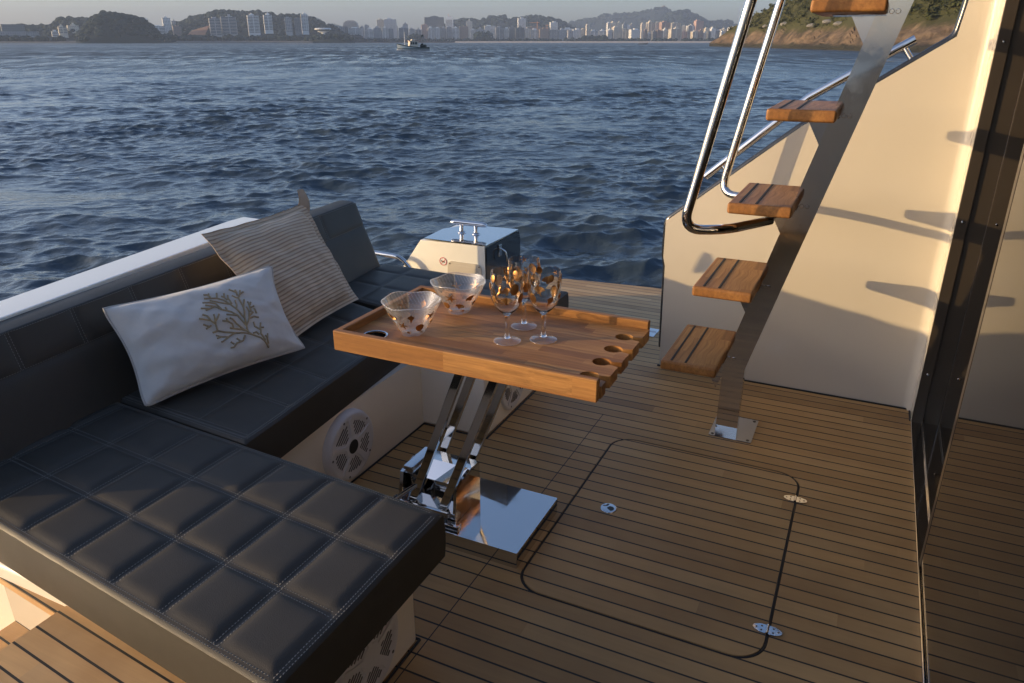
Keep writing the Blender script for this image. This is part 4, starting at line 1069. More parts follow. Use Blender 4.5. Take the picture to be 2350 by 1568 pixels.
K = .29787
def S1(l): return [(K * x, (540 - y) * K) for x, y in l]           # skyline tables, sheet by sheet
def S2(l): return [(600 + K * x, (500 - y) * K) for x, y in l]
def S3(l): return [(1200 + K * x, (467 - y) * K) for x, y in l]
def S4(l): return [(1800 + K * x, (472 - y) * K) for x, y in l]
def S5(l): return [(2250 + K * x, (530 - y) * K) for x, y in l]
ridge('hill', [(-260, 20), (-120, 34), (-60, 40)] + S1([(0, 390), (100, 350), (300, 350), (480, 365), (700, 345), (780, 315), (850, 280), (920, 258), (1180, 244), (1300, 260), (1500, 300), (1700, 420), (1900, 538)]), 2150, 150, HILLM, 130, 420, (5, 9), 1.0, 2)
ridge('headland', S1([(1020, 538), (1080, 480), (1150, 400), (1260, 300), (1350, 215), (1400, 188), (1600, 182), (1700, 192), (1850, 225), (1930, 255), (2000, 310), (2100, 410), (2200, 490), (2330, 528)]), 1750, 130, HILLM, 130, 420, (4, 7.5), .9, 3)
ridge('hill', S2([(120, 470), (300, 345), (420, 262), (520, 240), (680, 178), (800, 152), (950, 112), (1050, 104), (1180, 120), (1300, 124), (1420, 108), (1500, 106), (1600, 130), (1750, 165), (1900, 166), (2100, 175), (2250, 215), (2350, 280), (2450, 300), (2600, 400), (2750, 470)]), 2350, 260, HILLM, 170, 620, (5, 9), 1.0, 4)
ridge('promontory', S3([(60, 465), (180, 420), (250, 395), (330, 385), (480, 390), (600, 410), (680, 440), (740, 464)]), 1800, 90, HILLM, 80, 160, (3.5, 6), .6, 5)
ridge('hill', S3([(1880, 300), (2000, 230), (2100, 188), (2250, 190)]) + S4([(230, 195), (400, 200), (480, 175), (600, 158), (680, 138), (740, 168), (800, 188), (900, 178), (1000, 160), (1100, 143), (1180, 138), (1250, 158), (1340, 163), (1420, 198), (1580, 262), (1700, 330), (1800, 400)]), 3300, 420, HILLM, 170, 420, (7, 12), 1.0, 6)
ridge('mountain', S5([(-200, 400), (60, 290), (150, 262), (280, 242), (400, 232), (460, 205), (520, 182), (600, 170), (720, 162), (800, 168), (870, 154), (1000, 152), (1080, 130), (1150, 105), (1200, 88), (1300, 74), (1350, 78), (1400, 100), (1480, 134), (1540, 160), (1700, 220), (1900, 330), (2100, 420)]), 5200, 800, HILLM, 190, 260, (9, 16), .8, 7, pw=.9)
ridge('mountain', S5([(1180, 380), (1300, 240), (1400, 172), (1480, 132), (1560, 114), (1620, 124), (1700, 153), (1780, 190), (1850, 233), (1950, 275), (2050, 274), (2130, 262), (2200, 263), (2260, 285), (2330, 335), (2450, 400)]), 4600, 700, HILLM, 150, 240, (9, 15), .8, 8, pw=.9)
# flat town ground and beach
def strip(name, pts, mat, d0, d1, z0, z1, kind='structure'):
    G = []
    for d, z in ((d0, SEA - .3), (d0 + (d1 - d0) * .25, z0), (d1, z1), (d1 + 600, z1 + 1)):
        G.append([(*far(x, 0, d)[:2], z) for x in pts])
    G = np.array(G); c = G[0].mean(0); return tag(obj(name, B().grid(G), mat, None, 60, loc=tuple(c)), kind=kind)
strip('shore_ground', np.linspace(-300, 1250, 60), ROCKD, 1650, 1760, 1.2, 3.0)
strip('town_ground', np.linspace(1150, 3300, 90), EARTH, 2330, 2400, 1.0, 3.0)
strip('beach', np.linspace(1820, 3200, 80), SAND, 2240, 2345, 1.3, 3.2)
# bare red cutting on the hillside
cut = []
for t in np.linspace(0, 1, 8):
    cut.append([far(600 + K * (500 + 240 * s + 60 * t), (500 - (402 - 130 * t * (.45 + .55 * s))) * K, 2062 + 60 * t) for s in np.linspace(0, 1, 10)])
tag(obj('red_cutting', B().grid(np.array(cut)), EARTH, None, 40, loc=tuple(np.array(cut)[0].mean(0))), kind='structure')

# shore trees in front of the town: one mass of small crowns
b = B(); g = random.Random(21); V, Fc = ico(1)
def clump(x0, x1, n, d, rr, up=0.0):
    for _ in range(n):
        x = g.uniform(x0, x1); p = far(x, 0, d + g.uniform(-12, 12)); r = g.uniform(*rr)
        b.add(V * (1 + RNG.normal(0, .15, (len(V), 1))) * np.array([r * g.uniform(.9, 1.5), r * g.uniform(.9, 1.5), r]) + np.array([p[0], p[1], 2.0 + r * .8 + up]), Fc)
clump(-200, 260, 120, 1740, (3, 6)); clump(620, 1250, 300, 1900, (4, 8)); clump(1250, 1900, 190, 2345, (3.5, 6)); clump(1900, 2960, 330, 2350, (3.0, 6))
clump(1905, 1965, 40, 2352, (7, 12), 6); clump(2330, 2430, 40, 2352, (5, 9), 2); clump(1400, 1440, 20, 2350, (6, 10), 3); clump(1640, 1690, 26, 2350, (6, 10), 4)
tag(obj('shore_woods', b, LEAF, None, 0, loc=tuple(far(1500, 0, 2200)), fixn=False), kind='stuff')

# ------------------------------------------------------------------ buildings
def paint(name, col): return plain(name, col, .75, var=.06, scale=.08)
PAL = dict(white=paint('white_render', (.70, .70, .69)), grey=paint('grey_render', (.36, .36, .37)), cream=paint('cream_render', (.62, .56, .46)), brown=paint('brown_render', (.25, .18, .14)),
           pink=paint('salmon_render', (.42, .27, .22)), dark=paint('dark_concrete', (.15, .16, .17)), blue=paint('blue_grey_render', (.27, .31, .36)))
WIN = plain('window_band', (.035, .04, .048), .25); WINL = plain('shaded_balcony', (.14, .13, .125), .6)
BL = []
def building(xa, xb, up, base_up, dist, col, style, yaw, locator, depth=None, floors=None, roof=1, group='buildings of the far shore', seed=0):
    """style: 0 punched windows, 1 balcony slabs, 2 vertical piers, 3 blank gables with bands"""
    g = random.Random(seed * 77 + int(xa)); 
    pa, pb = far(xa, 0, dist), far(xb, 0, dist); W = max(4.0, np.linalg.norm((pb - pa)[:2])); top = far((xa + xb) / 2, up, dist)[2]
    z0 = max(1.0, far((xa + xb) / 2, base_up, dist)[2]); Hh = top - z0; c = (pa + pb) / 2
    ang = math.atan2(pb[1] - pa[1], pb[0] - pa[0]) + yaw
    W2 = W / max(.5, math.cos(yaw) + .35 * abs(math.sin(yaw))); D = depth or min(W2 * .8, 16); D = max(D, 8)
    Rz = Matrix.Rotation(ang, 4, 'Z'); Mw = Matrix.Translation((c[0], c[1], 0)) @ Rz @ Matrix.Translation((0, D / 2, 0))
    b = B()
    def bx(x0, y0, zz0, x1, y1, zz1, mat):
        vs = [Mw @ Vector(q) for q in ((x0, y0, zz0), (x1, y0, zz0), (x1, y1, zz0), (x0, y1, zz0), (x0, y0, zz1), (x1, y0, zz1), (x1, y1, zz1), (x0, y1, zz1))]
        b.add(vs, [(0, 3, 2, 1), (4, 5, 6, 7), (0, 1, 5, 4), (1, 2, 6, 5), (2, 3, 7, 6), (3, 0, 4, 7)], mat)
    hw, hd = W2 / 2, D / 2; n = floors or max(3, int(round(Hh / 3.3))); fh = Hh / n
    if style == 1:
        bx(-hw, -hd, z0 - 8, hw, hd, top, 0); 
        for k in range(n):
            z = z0 + fh * (k + .42); bx(-hw * .94, -hd - .25, z, hw * .94, -hd + .3, z + fh * .5, 1 if k % 7 else 1)
            bx(-hw * .97, -hd - 1.3, z0 + fh * k, hw * .97, -hd - .02, z0 + fh * (k + .36), 0)
            bx(-hw - .12, -hd * .7, z, -hw + .2, hd * .7, z + fh * .4, 1)
        if W2 > 16: bx(-.9, -hd - 1.5, z0, .9, -hd - .05, top - 1, 0)
    elif style == 2:
        bx(-hw, -hd, z0 - 8, hw, hd, top, 0); m = max(2, int(W2 / 4.2))
        for k in range(n): bx(-hw * .96, -hd - .12, z0 + fh * (k + .4), hw * .96, -hd + .2, z0 + fh * (k + .86), 1)
        for q in range(m + 1):
            x = -hw + (2 * hw) * q / m; bx(x - .45, -hd - .7, z0, x + .45, -hd - .01, top, 0)
        bx(-hw - .12, -hd * .3, z0 + 3, -hw + .2, hd * .3, top - 2, 1)
    else:
        bx(-hw, -hd, z0 - 8, hw, hd, top, 0); m = max(2, int(W2 / 3.6))
        for k in range(n):
            for q in range(m):
                x = -hw + 2 * hw * (q + .5) / m; w = hw / m * .58
                bx(x - w, -hd - .1, z0 + fh * (k + .36), x + w, -hd + .2, z0 + fh * (k + .82), 1)
            for q in (-.45, .35): bx(-hw - .1, hd * q, z0 + fh * (k + .36), -hw + .2, hd * q + 2.0, z0 + fh * (k + .8), 1)
    if roof:
        rx = g.uniform(-.3, .3) * hw; bx(rx - hw * .42, -hd * .4, top, rx + hw * .42, hd * .6, top + g.uniform(2.2, 4.2), 0)
        if g.random() < .5: bx(rx - hw * .15, -hd * .2, top + 2, rx + hw * .18, hd * .3, top + g.uniform(4.5, 7), 0)
        bx(-hw - .2, -hd - .2, top - .1, hw + .2, hd + .2, top + .55, 0)
    o = obj('apartment_building', b, [PAL[col], WIN if col in ('dark', 'grey', 'blue') else WINL], None, 0, loc=(c[0], c[1], z0), fixn=False)
    tag(o, locator, 'building', group); BL.append(o); return o

ORD = ['first', 'second', 'third', 'fourth', 'fifth', 'sixth', 'seventh', 'eighth', 'ninth', 'tenth', 'eleventh', 'twelfth', 'thirteenth', 'fourteenth']
LOOK = {0: 'with small windows', 1: 'with pale balcony bands', 2: 'with upright piers'}
CN = dict(white='white', grey='grey', cream='cream', brown='brown', pink='salmon', dark='dark', blue='blue-grey')
def row(name, items, dist, base_up, yaw, landmarks, group):
    """items: (xa, xb, up, colour, style); each label is counted from the nearest landmark of the shore"""
    cnt = {}
    items = sorted(items, key=lambda t: t[0])
    for i, (xa, xb, up, col, style) in enumerate(items):
        xm = (xa + xb) / 2; l = max([k for k in landmarks if k[0] <= xm], key=lambda k: k[0]); cnt[l] = cnt.get(l, 0) + 1
        word = 'tall' if up > 58 else ('low' if up < 32 else 'mid-rise')
        lab = f"{word} {CN[col]} block, {name}, {ORD[cnt[l] - 1]} right of {l[1]}"
        building(xa, xb, up, base_up, dist + (i % 3) * 6, col, style, yaw(xm), lab, group=group, seed=i)
X3 = lambda a, b_, t, c, s: (1200 + K * a, 1200 + K * b_, (467 - t) * K, c, s)
X4 = lambda a, b_, t, c, s: (1800 + K * a, 1800 + K * b_, (472 - t) * K, c, s)
X5 = lambda a, b_, t, c, s: (2250 + K * a, 2250 + K * b_, (528 - t) * K, c, s)
LM = [(1255, 'the saucer museum'), (1660, 'the fishing boat'), (1872, 'the narrow white seafront block'), (2148, 'the orange crane'), (2340, 'the slim twin white towers'), (2560, 'the lit cream block'), (2700, 'the salmon block')]
yw = lambda x: R(4) if x < 1900 else R(4 + 26 * min(1, (x - 1900) / 700))
front = [X3(425, 545, 240, 'cream', 0), X3(530, 610, 258, 'grey', 2), X3(612, 655, 262, 'dark', 0), X3(660, 850, 278, 'white', 1), X3(875, 995, 295, 'white', 1), X3(997, 1110, 275, 'blue', 0), X3(1112, 1192, 275, 'white', 1), X3(1198, 1262, 290, 'grey', 2),
         X3(1330, 1465, 275, 'blue', 1), X3(1475, 1550, 290, 'grey', 0), X3(1555, 1635, 300, 'grey', 1), X3(1640, 1718, 232, 'pink', 0), X3(1725, 1806, 276, 'white', 1), X3(1812, 1884, 276, 'white', 2), X3(1887, 1968, 281, 'grey', 0), X3(1972, 2042, 268, 'grey', 2), X3(2048, 2145, 280, 'white', 1), X3(2148, 2265, 260, 'brown', 0),
         X4(275, 342, 305, 'white', 1), X4(350, 455, 300, 'grey', 0), X4(467, 610, 256, 'white', 2), X4(615, 718, 275, 'grey', 1), X4(722, 792, 290, 'white', 1), X4(797, 872, 275, 'dark', 0), X4(876, 1000, 280, 'dark', 1), X4(1004, 1080, 296, 'cream', 2), X4(1084, 1196, 306, 'white', 1), X4(1200, 1332, 300, 'brown', 0), X4(1336, 1450, 308, 'grey', 2), X4(1454, 1576, 308, 'blue', 0), X4(1580, 1646, 315, 'grey', 0), X4(1650, 1762, 305, 'white', 2), X4(1766, 1808, 292, 'cream', 0), X4(1824, 1874, 238, 'cream', 0),
         X4(1878, 1985, 320, 'white', 1), X4(1988, 2118, 325, 'white', 1), X5(598, 664, 370, 'white', 1), X5(675, 792, 330, 'cream', 2), X5(795, 888, 355, 'cream', 1), X5(905, 1050, 360, 'white', 0), X5(1090, 1138, 365, 'brown', 0), X5(1140, 1198, 415, 'white', 1), X5(1202, 1256, 385, 'dark', 0), X5(1260, 1336, 370, 'brown', 2), X5(1346, 1422, 360, 'white', 1), X5(1436, 1596, 352, 'cream', 1), X5(1610, 1666, 385, 'pink', 0), X5(1670, 1728, 312, 'grey', 2), X5(1732, 1815, 386, 'cream', 1), X5(1820, 1888, 375, 'brown', 0), X5(1892, 1936, 400, 'white', 0), X5(1940, 1978, 380, 'dark', 1), X5(1982, 2050, 350, 'white', 0), X5(2054, 2112, 375, 'grey', 1), X5(2116, 2168, 390, 'white', 1), X5(2172, 2228, 400, 'brown', 0), X5(2234, 2300, 395, 'white', 0)]
row('seafront row', front, 2400, 6, yw, LM, 'apartment blocks along the seafront')
back = [X3(882, 940, 240, 'blue', 0), X3(815, 872, 262, 'grey', 0), X3(1050, 1140, 165, 'cream', 2), X3(1142, 1310, 160, 'white', 2), X3(1395, 1460, 225, 'grey', 0), X3(1260, 1325, 250, 'cream', 0), X3(1680, 1945, 133, 'dark', 0), X3(2240, 2320, 188, 'cream', 0),
        X4(915, 1020, 152, 'white', 2), X4(1345, 1445, 207, 'white', 2), X4(1020, 1335, 270, 'brown', 0), X4(1500, 1660, 290, 'white', 0), X5(592, 645, 272, 'white', 1), X5(652, 720, 262, 'cream', 0), X5(722, 786, 268, 'cream', 0), X5(800, 850, 290, 'blue', 0), X5(855, 900, 306, 'white', 0), X5(905, 935, 288, 'grey', 0), X5(1046, 1092, 282, 'cream', 0), X5(1132, 1224, 264, 'cream', 1), X5(1228, 1300, 268, 'cream', 0), X5(1306, 1430, 258, 'pink', 1), X5(1438, 1586, 272, 'cream', 1), X5(1600, 1668, 316, 'cream', 0), X5(1672, 1762, 310, 'white', 0), X5(1764, 1886, 242, 'pink', 0), X5(1788, 1860, 328, 'white', 0), X5(1900, 1962, 348, 'cream', 0), X5(1975, 2060, 345, 'grey', 0), X5(2100, 2215, 360, 'cream', 0), X5(2222, 2320, 335, 'white', 0)]
row('rear row', back, 2640, 8, yw, LM, 'taller blocks behind the seafront')
# blocks on and below the wooded hill and headland
HB = [(600 + K * 832, 600 + K * 985, (500 - 182) * K, 28, 2075, 'grey', 1, 'long grey banded slab below the wooded hill, left half of the stepped pair'),
      (600 + K * 990, 600 + K * 1198, (500 - 162) * K, 30, 2085, 'grey', 1, 'long grey banded slab below the wooded hill, taller right half of the stepped pair'),
      (600 + K * 1345, 600 + K * 1500, (500 - 142) * K, 36, 2090, 'white', 1, 'broad white banded tower set alone on the wooded hill'),
      (600 + K * 1563, 600 + K * 1675, (500 - 136) * K, 48, 2100, 'white', 1, 'narrow white banded tower on the wooded hill, right of the broad white one'),
      (600 + K * 1842, 600 + K * 1932, (500 - 172) * K, 40, 2100, 'grey', 0, 'dull grey block half sunk in trees, left of the stepped hilltop tower'),
      (600 + K * 1966, 600 + K * 2056, (500 - 184) * K, 42, 2100, 'dark', 0, 'dark block in trees, touching the stepped hilltop tower'),
      (600 + K * 2060, 600 + K * 2150, (500 - 128) * K, 44, 2110, 'white', 2, 'stepped white tower at the right end of the wooded hill'),
      (600 + K * 2236, 600 + K * 2318, (500 - 190) * K, 60, 2330, 'cream', 0, 'small pale house on the hill crest above the saucer museum'),
      (600 + K * 55, 600 + K * 240, (510 - 297) * K, 22, 2000, 'white', 1, 'squat white block beside the foot of the dark headland'),
      (600 + K * 213, 600 + K * 322, (510 - 185) * K, 34, 2200, 'white', 0, 'slim white tower rising alone right of the dark headland'),
      (600 + K * 330, 600 + K * 385, (510 - 228) * K, 40, 2240, 'grey', 0, 'small grey block tucked behind the slim white tower'),
      (600 + K * 335, 600 + K * 450, (510 - 300) * K, 30, 2060, 'brown', 0, 'brown low block at the foot of the slim white tower'),
      (K * 1925, K * 2045, (535 - 232) * K, 48, 2120, 'white', 1, 'white block peeping over the right slope of the dark headland'),
      (K * 1440, K * 1556, (540 - 150) * K, 98, 1765, 'white', 0, 'white villa on the top of the dark headland'),
      (K * 820, K * 940, (540 - 335) * K, 34, 2010, 'cream', 1, 'cream terraced house left of the dark headland, lower of the pair'),
      (K * 945, K * 1100, (540 - 318) * K, 40, 2030, 'cream', 0, 'cream house with pale roof left of the dark headland, higher of the pair'),
      (K * 720, K * 815, (540 - 398) * K, 16, 1990, 'white', 1, 'low white shore house left of the cream houses'),
      (K * 1245, K * 1350, (540 - 335) * K, 52, 1760, 'white', 0, 'small white roof showing among the headland trees'),
      (K * -40, K * 560, (540 - 395) * K, 8, 1800, 'grey', 0, 'long low grey shed on the shore at the far left'),
      (K * 60, K * 380, (540 - 300) * K, 30, 1900, 'dark', 0, 'broad dark rounded hall above the shore at the far left')]
for i, (a, b_, up, bu, d, col, stl, lab) in enumerate(HB):
    building(a, b_, up, bu, d, col, stl, R(5), lab, group='buildings of the hills and headland', seed=100 + i, roof=0 if 'hall' in lab or 'shed' in lab else 1)
for i, (x, w, up, d, col, lab) in enumerate([(600 + K * 640, 20, (500 - 245) * K, 2290, 'cream', 'small cream hillside house left of the red cutting'), (600 + K * 735, 26, (500 - 208) * K, 2300, 'pink', 'small salmon hillside house above the red cutting'),
        (600 + K * 1180, 20, (500 - 124) * K, 2345, 'pink', 'tiny salmon house on the wooded hill crest'), (1800 + K * 645, 16, (472 - 124) * K, 3280, 'cream', 'small cream house on the green hill crest left of the tallest white tower'),
        (1800 + K * 560, 16, (472 - 150) * K, 3270, 'white', 'tiny white house on the green hill crest, leftmost there'), (1800 + K * 862, 25, (472 - 150) * K, 3260, 'white', 'white stepped villa in the saddle of the green hill'), (1800 + K * 365, 10, (472 - 188) * K, 3260, 'white', 'tiny white hut on the left shoulder of the green hill')]):
    building(x - w / 2, x + w / 2, up, up - 16, d, col, 0, R(10), lab, group='houses on the hills', seed=200 + i, roof=1 if i in (1, 5) else 0, floors=3)
# rounded apartment tower with setbacks
c = far(1408, 0, 2660); t1, t2 = far(1408, (467 - 232) * K, 2660)[2], far(1408, (467 - 172) * K, 2660)[2]
b = B(); wv = np.linalg.norm(far(1438, 0, 2660) - far(1379, 0, 2660)) / 2
M45 = Matrix.Rotation(YAW, 4, 'Z')
for k, (zz0, zz1, f_) in enumerate(((0, t1, 1.0), (t1, t1 + (t2 - t1) * .45, .92), (t1 + (t2 - t1) * .45, t1 + (t2 - t1) * .8, .72), (t1 + (t2 - t1) * .8, t2, .48))):
    b.box((c[0], c[1], (zz0 + zz1) / 2), (wv * 2 * f_, 22 * f_, zz1 - zz0), 0, 1, M45)
for z in np.arange(8, t2 - 3, 3.3):
    f_ = 1.0 if z < t1 else (.92 if z < t1 + (t2 - t1) * .45 else .72)
    if z > t1 + (t2 - t1) * .78: f_ = .48
    b.box((c[0] + .2, c[1] - .45, z), (wv * 1.86 * f_, 22 * f_ + .2, 1.4), 0, 1, M45, 1)
tag(obj('apartment_building', b, [PAL['grey'], WIN], None, 0, loc=(c[0], c[1], 2), fixn=False), 'grey tower with a stepped rounded top, behind the seafront right of the saucer museum', 'building')
# slim tower with masts, just right of the dark slab
sl = thing('office_tower', 'slim white-faced tower with twin masts, beside the wide dark slab block', 'tower', tuple(far(1800, 0, 2620)))
c = far(1800, 0, 2620); h1 = far(1800, (467 - 152) * K, 2620)[2]; h2 = far(1800, (467 - 122) * K, 2620)[2]; h3 = far(1800, (467 - 85) * K, 2620)[2]
wv = np.linalg.norm(far(1815, 0, 2620) - far(1786, 0, 2620)); b = B()
b.box((c[0], c[1], h1 / 2), (wv, 18, h1), 0, 1, M45); b.box((c[0], c[1], (h1 + h2) / 2), (wv * .75, 12, h2 - h1), 0, 1, M45)
for z in np.arange(8, h1 - 2, 3.4): b.box((c[0] + .1, c[1] - .25, z), (wv * .9, 18.1, 1.3), 0, 1, M45, 1)
obj('body', b, [PAL['white'], WIN], sl, 0, fixn=False)
b = B(); obj('mast', B().tube([(c[0] - 3, c[1], h2 - 1), (c[0] - 3, c[1], h3)], .7, 6), PAL['pink'], sl); obj('mast', B().tube([(c[0] + 3, c[1], h2 - 1), (c[0] + 3, c[1], h3 - 4)], .6, 6), PAL['pink'], sl)
# saucer museum
c = far(1296, 0, 1835); zt = far(1296, (467 - 276) * K, 1835)[2]; rr = np.linalg.norm(far(1330, 0, 1835) - far(1262, 0, 1835)) / 2; hh = zt - far(1296, (467 - 365) * K, 1835)[2]
mu = thing('museum', 'white saucer-shaped museum on a narrow stem above the promontory', 'museum', (c[0], c[1], zt - hh))
obj('saucer', B().lathe([(0, zt), (rr * .86, zt), (rr, zt - hh * .13), (rr * .97, zt - hh * .24), (rr * .80, zt - hh * .30)], (c[0], c[1], 0), 48), PAL['white'], mu)
obj('window_band', B().lathe([(rr * .80, zt - hh * .30), (rr * .70, zt - hh * .45)], (c[0], c[1], 0), 48), WIN, mu)
obj('stem', B().lathe([(rr * .72, zt - hh * .45), (rr * .52, zt - hh * .62), (rr * .22, zt - hh * .72), (rr * .2, zt - hh * .9), (rr * .7, zt - hh * .92), (rr * .75, zt - hh * 1.0), (0, zt - hh * 1.0)], (c[0], c[1], 0), 40), PAL['white'], mu)
# orange tower crane
c = far(2148, 0, 2560); zt = far(2148, (472 - 210) * K, 2560)[2]; cr_ = thing('tower_crane', 'orange tower crane standing behind the seafront, in front of the green hill', 'crane', (c[0], c[1], 2))
OR = paint('crane_orange', (.50, .20, .05)); M25 = np.array([math.cos(YAW), math.sin(YAW), 0])
obj('mast', B().tube([(c[0], c[1], 2), (c[0], c[1], zt + 4)], .9, 4), OR, cr_)
p0 = np.array([c[0], c[1], zt]); obj('jib', B().tube([tuple(p0 - M25 * 24), tuple(p0 + M25 * 8)], .9, 4), OR, cr_)
c = far(2187, 0, 2580); zt = far(2187, (472 - 245) * K, 2580)[2]; cr_ = thing('tower_crane', 'small orange crane with a short jib, right of the larger orange crane', 'crane', (c[0], c[1], 2))
obj('mast', B().tube([(c[0], c[1], 2), (c[0], c[1], zt + 3)], .8, 4), OR, cr_); p0 = np.array([c[0], c[1], zt]); obj('jib', B().tube([tuple(p0 - M25 * 6), tuple(p0 + M25 * 5)], .9, 4), OR, cr_)
# lookout on the mountain and masts on its ridge
c = far(2250 + K * 1322, 0, 5180); z0, z1 = far(2250 + K * 1322, (528 - 78) * K, 5180)[2], far(2250 + K * 1322, (528 - 48) * K, 5180)[2]
lo = thing('lookout_tower', 'small square lookout building on the highest mountain top', 'lookout', (c[0], c[1], z0 - 5))
obj('body', B().box((c[0], c[1], (z0 + z1) / 2 - 4), (26, 20, z1 - z0 + 8), 0, 1, M45), PAL['brown'], lo); obj('turret', B().box((c[0] + 4, c[1], z1 + 2), (12, 12, 7), 0, 1, M45), PAL['brown'], lo)
for xk, yb, yt, w_ in ((510, 182, 145, 'left shoulder'), (855, 154, 100, 'long middle ridge')):
    x = 2250 + K * xk; c = far(x, 0, 5180); tag(obj('radio_mast', B().tube([(c[0], c[1], far(x, (528 - yb) * K, 5180)[2] - 8), (c[0], c[1], far(x, (528 - yt) * K, 5180)[2])], [1.6, .8], 6), PAL['grey'], None, 0, loc=(c[0], c[1], 60)), f'thin radio mast on the {w_} of the high mountain', 'mast')

# ------------------------------------------------------------------ the rocky island close to starboard
def island():
    # shoreline as (bearing in photo columns, distance); the ridge stands inland of it
    xs = np.linspace(2838, 4300, 220)
    sx = [2838, 3000, 3200, 3460, 3700, 4000, 4300]; sd = [520, 430, 345, 275, 235, 205, 190]
    kx = [2838, 2875, 2943, 2999, 3058, 3118, 3186, 3300, 3450, 3650, 3900, 4300]; kh = [0, 22, 66, 100, 130, 164, 188, 240, 300, 350, 380, 400]
    rows = []; T = np.concatenate([np.linspace(0, 1, 70), [1.25, 1.6, 2.0]])
    G = np.zeros((len(T), len(xs), 3))
    for i, x in enumerate(xs):
        d0 = np.interp(x, sx, sd); h = np.interp(x, kx, kh); inland = 26 + 70 * min(1, (x - 2838) / 500)
        z1 = far(x, h * 1.0, d0 + inland)[2]
        for j, t in enumerate(T):
            d = d0 + inland * t; p = far(x, 0, d)
            k = (.30 * t + .70 * t ** 1.15) if t <= 1 else max(-.1, 1 - (t - 1) * 1.1)
            z = SEA - .3 + (z1 - SEA) * k
            a = min(1, t * 6) * min(1, max(z1, 0) / 12)
            z += (mnoise.fractal((p[0] * .035, p[1] * .035, 1.7), 1.0, 2.0, 5) * 2.4 + abs(mnoise.noise((p[0] * .09, p[1] * .09, z * .12))) * 1.6) * a
            if .05 < t < .5: z += .9 * math.floor(2.2 * mnoise.noise((p[0] * .05, p[1] * .05, 9)) + .5) * a
            G[j, i] = (p[0], p[1], z)
    m, nt, p = newmat('island_rock'); co = objco(nt); x, y, z = sep(nt, co)
    n1 = noise(nt, co, .12, 6, .65); n2 = noise(nt, comb(nt, M_(nt, 'MULTIPLY', x, .25), M_(nt, 'MULTIPLY', y, .25), M_(nt, 'MULTIPLY', z, 1.2)), .5, 5, .6)
    n3 = noise(nt, co, .9, 5, .7)
    rock = mix(nt, ramp(nt, n2, [(.3, (0, 0, 0)), (.7, (1, 1, 1))]), (.100, .070, .046), (.205, .148, .098))
    rock = mix(nt, ramp(nt, n1, [(.45, (0, 0, 0)), (.62, (1, 1, 1))]), rock, (.052, .042, .032))
    zn = M_(nt, 'ADD', z, M_(nt, 'MULTIPLY', M_(nt, 'SUBTRACT', n1, .5), 5.0))
    rock = mix(nt, ramp(nt, M_(nt, 'DIVIDE', zn, 10.0), [(.14, (1, 1, 1)), (.23, (0, 0, 0))]), rock, (.038, .036, .026))
    green = mix(nt, n3, (.034, .040, .014), (.085, .078, .029))
    veg = ramp(nt, M_(nt, 'DIVIDE', M_(nt, 'ADD', zn, M_(nt, 'MULTIPLY', n3, 4.0)), 30.0), [(.27, (0, 0, 0)), (.35, (1, 1, 1))])
    c = mix(nt, veg, rock, green)
    setp(nt, p, Base_Color=c, Roughness=.9, Specular_IOR_Level=.15, Normal=bump(nt, M_(nt, 'ADD', n3, n2), .8, .8))
    cen = G[0].mean(0); cen[2] = SEA
    o = obj('island', B().grid(G), m, None, 60, loc=tuple(cen)); tag(o, kind='structure')
    # scrub: many small leaf tufts over the upper slope
    b = B(); g = random.Random(9); LM_ = leafmat('scrub_leaves', (.022, .032, .010), (.075, .082, .026), (.055, .052, .020), .5)
    def tuft(p, r, n):
        for _ in range(n):
            v = np.array([g.gauss(0, 1), g.gauss(0, 1), abs(g.gauss(0, .8))]); v /= np.linalg.norm(v) + 1e-6
            q = p + v * r * g.uniform(.35, 1.0); s = r * g.uniform(.18, .38)
            a = np.array([g.gauss(0, 1), g.gauss(0, 1), g.gauss(0, .6)]); a /= np.linalg.norm(a); c_ = np.cross(a, v); c_ /= np.linalg.norm(c_) + 1e-6
            b.add([q - a * s, q + c_ * s * .7, q + a * s, q - c_ * s * .7], [(0, 1, 2, 3)])
    nx = G.shape[1]
    for _ in range(3600):
        i = g.randrange(2, int(nx * .72)); j = g.randrange(16, 70); p = G[j, i]
        lim = 7.5 + 4 * mnoise.noise((p[0] * .03, p[1] * .03, 2))
        if p[2] < lim or (p[2] < lim + 3 and g.random() < .6): continue
        big = g.random() < (.10 + .35 * max(0, (i / nx - .38)) * 2)
        tuft(p + np.array([0, 0, .2]), g.uniform(1.1, 2.2) if big else g.uniform(.45, 1.0), 26 if big else 12)
    tag(obj('island_scrub', b, LM_, None, 0, loc=tuple(cen), fixn=False), kind='stuff')
    # boulders along the foot of the scrub
    V, Fc = ico(2); LMK = [(3060, 9.0), (3130, 9.5), (3300, 8.6), (3345, 8.2), (3240, 8.0)]
    RK = plain('grey_boulder', (.20, .19, .17), .9, var=.3, scale=.6)
    nm = ['leftmost of the row on the bare slope', 'second from the left on the bare slope', 'wide one under the scrub edge', 'rightmost, left of the ladder spine', 'lowest, below the scrub edge']
    for k, (x, z) in enumerate(LMK):
        i = int(np.argmin(abs(xs - x))); j = int(np.argmin(abs(G[:70, i, 2] - z))); p = G[j, i]; r = 1.5
        w = V * (1 + RNG.normal(0, .09, (len(V), 1))) * np.array([r * 1.5, r, r * .7]) + p
        tag(obj('boulder', B().add(w, Fc), RK, None, 50, loc=tuple(p)), f'grey boulder on the island rock, {nm[k]}', 'boulder', 'boulders on the island')
island()

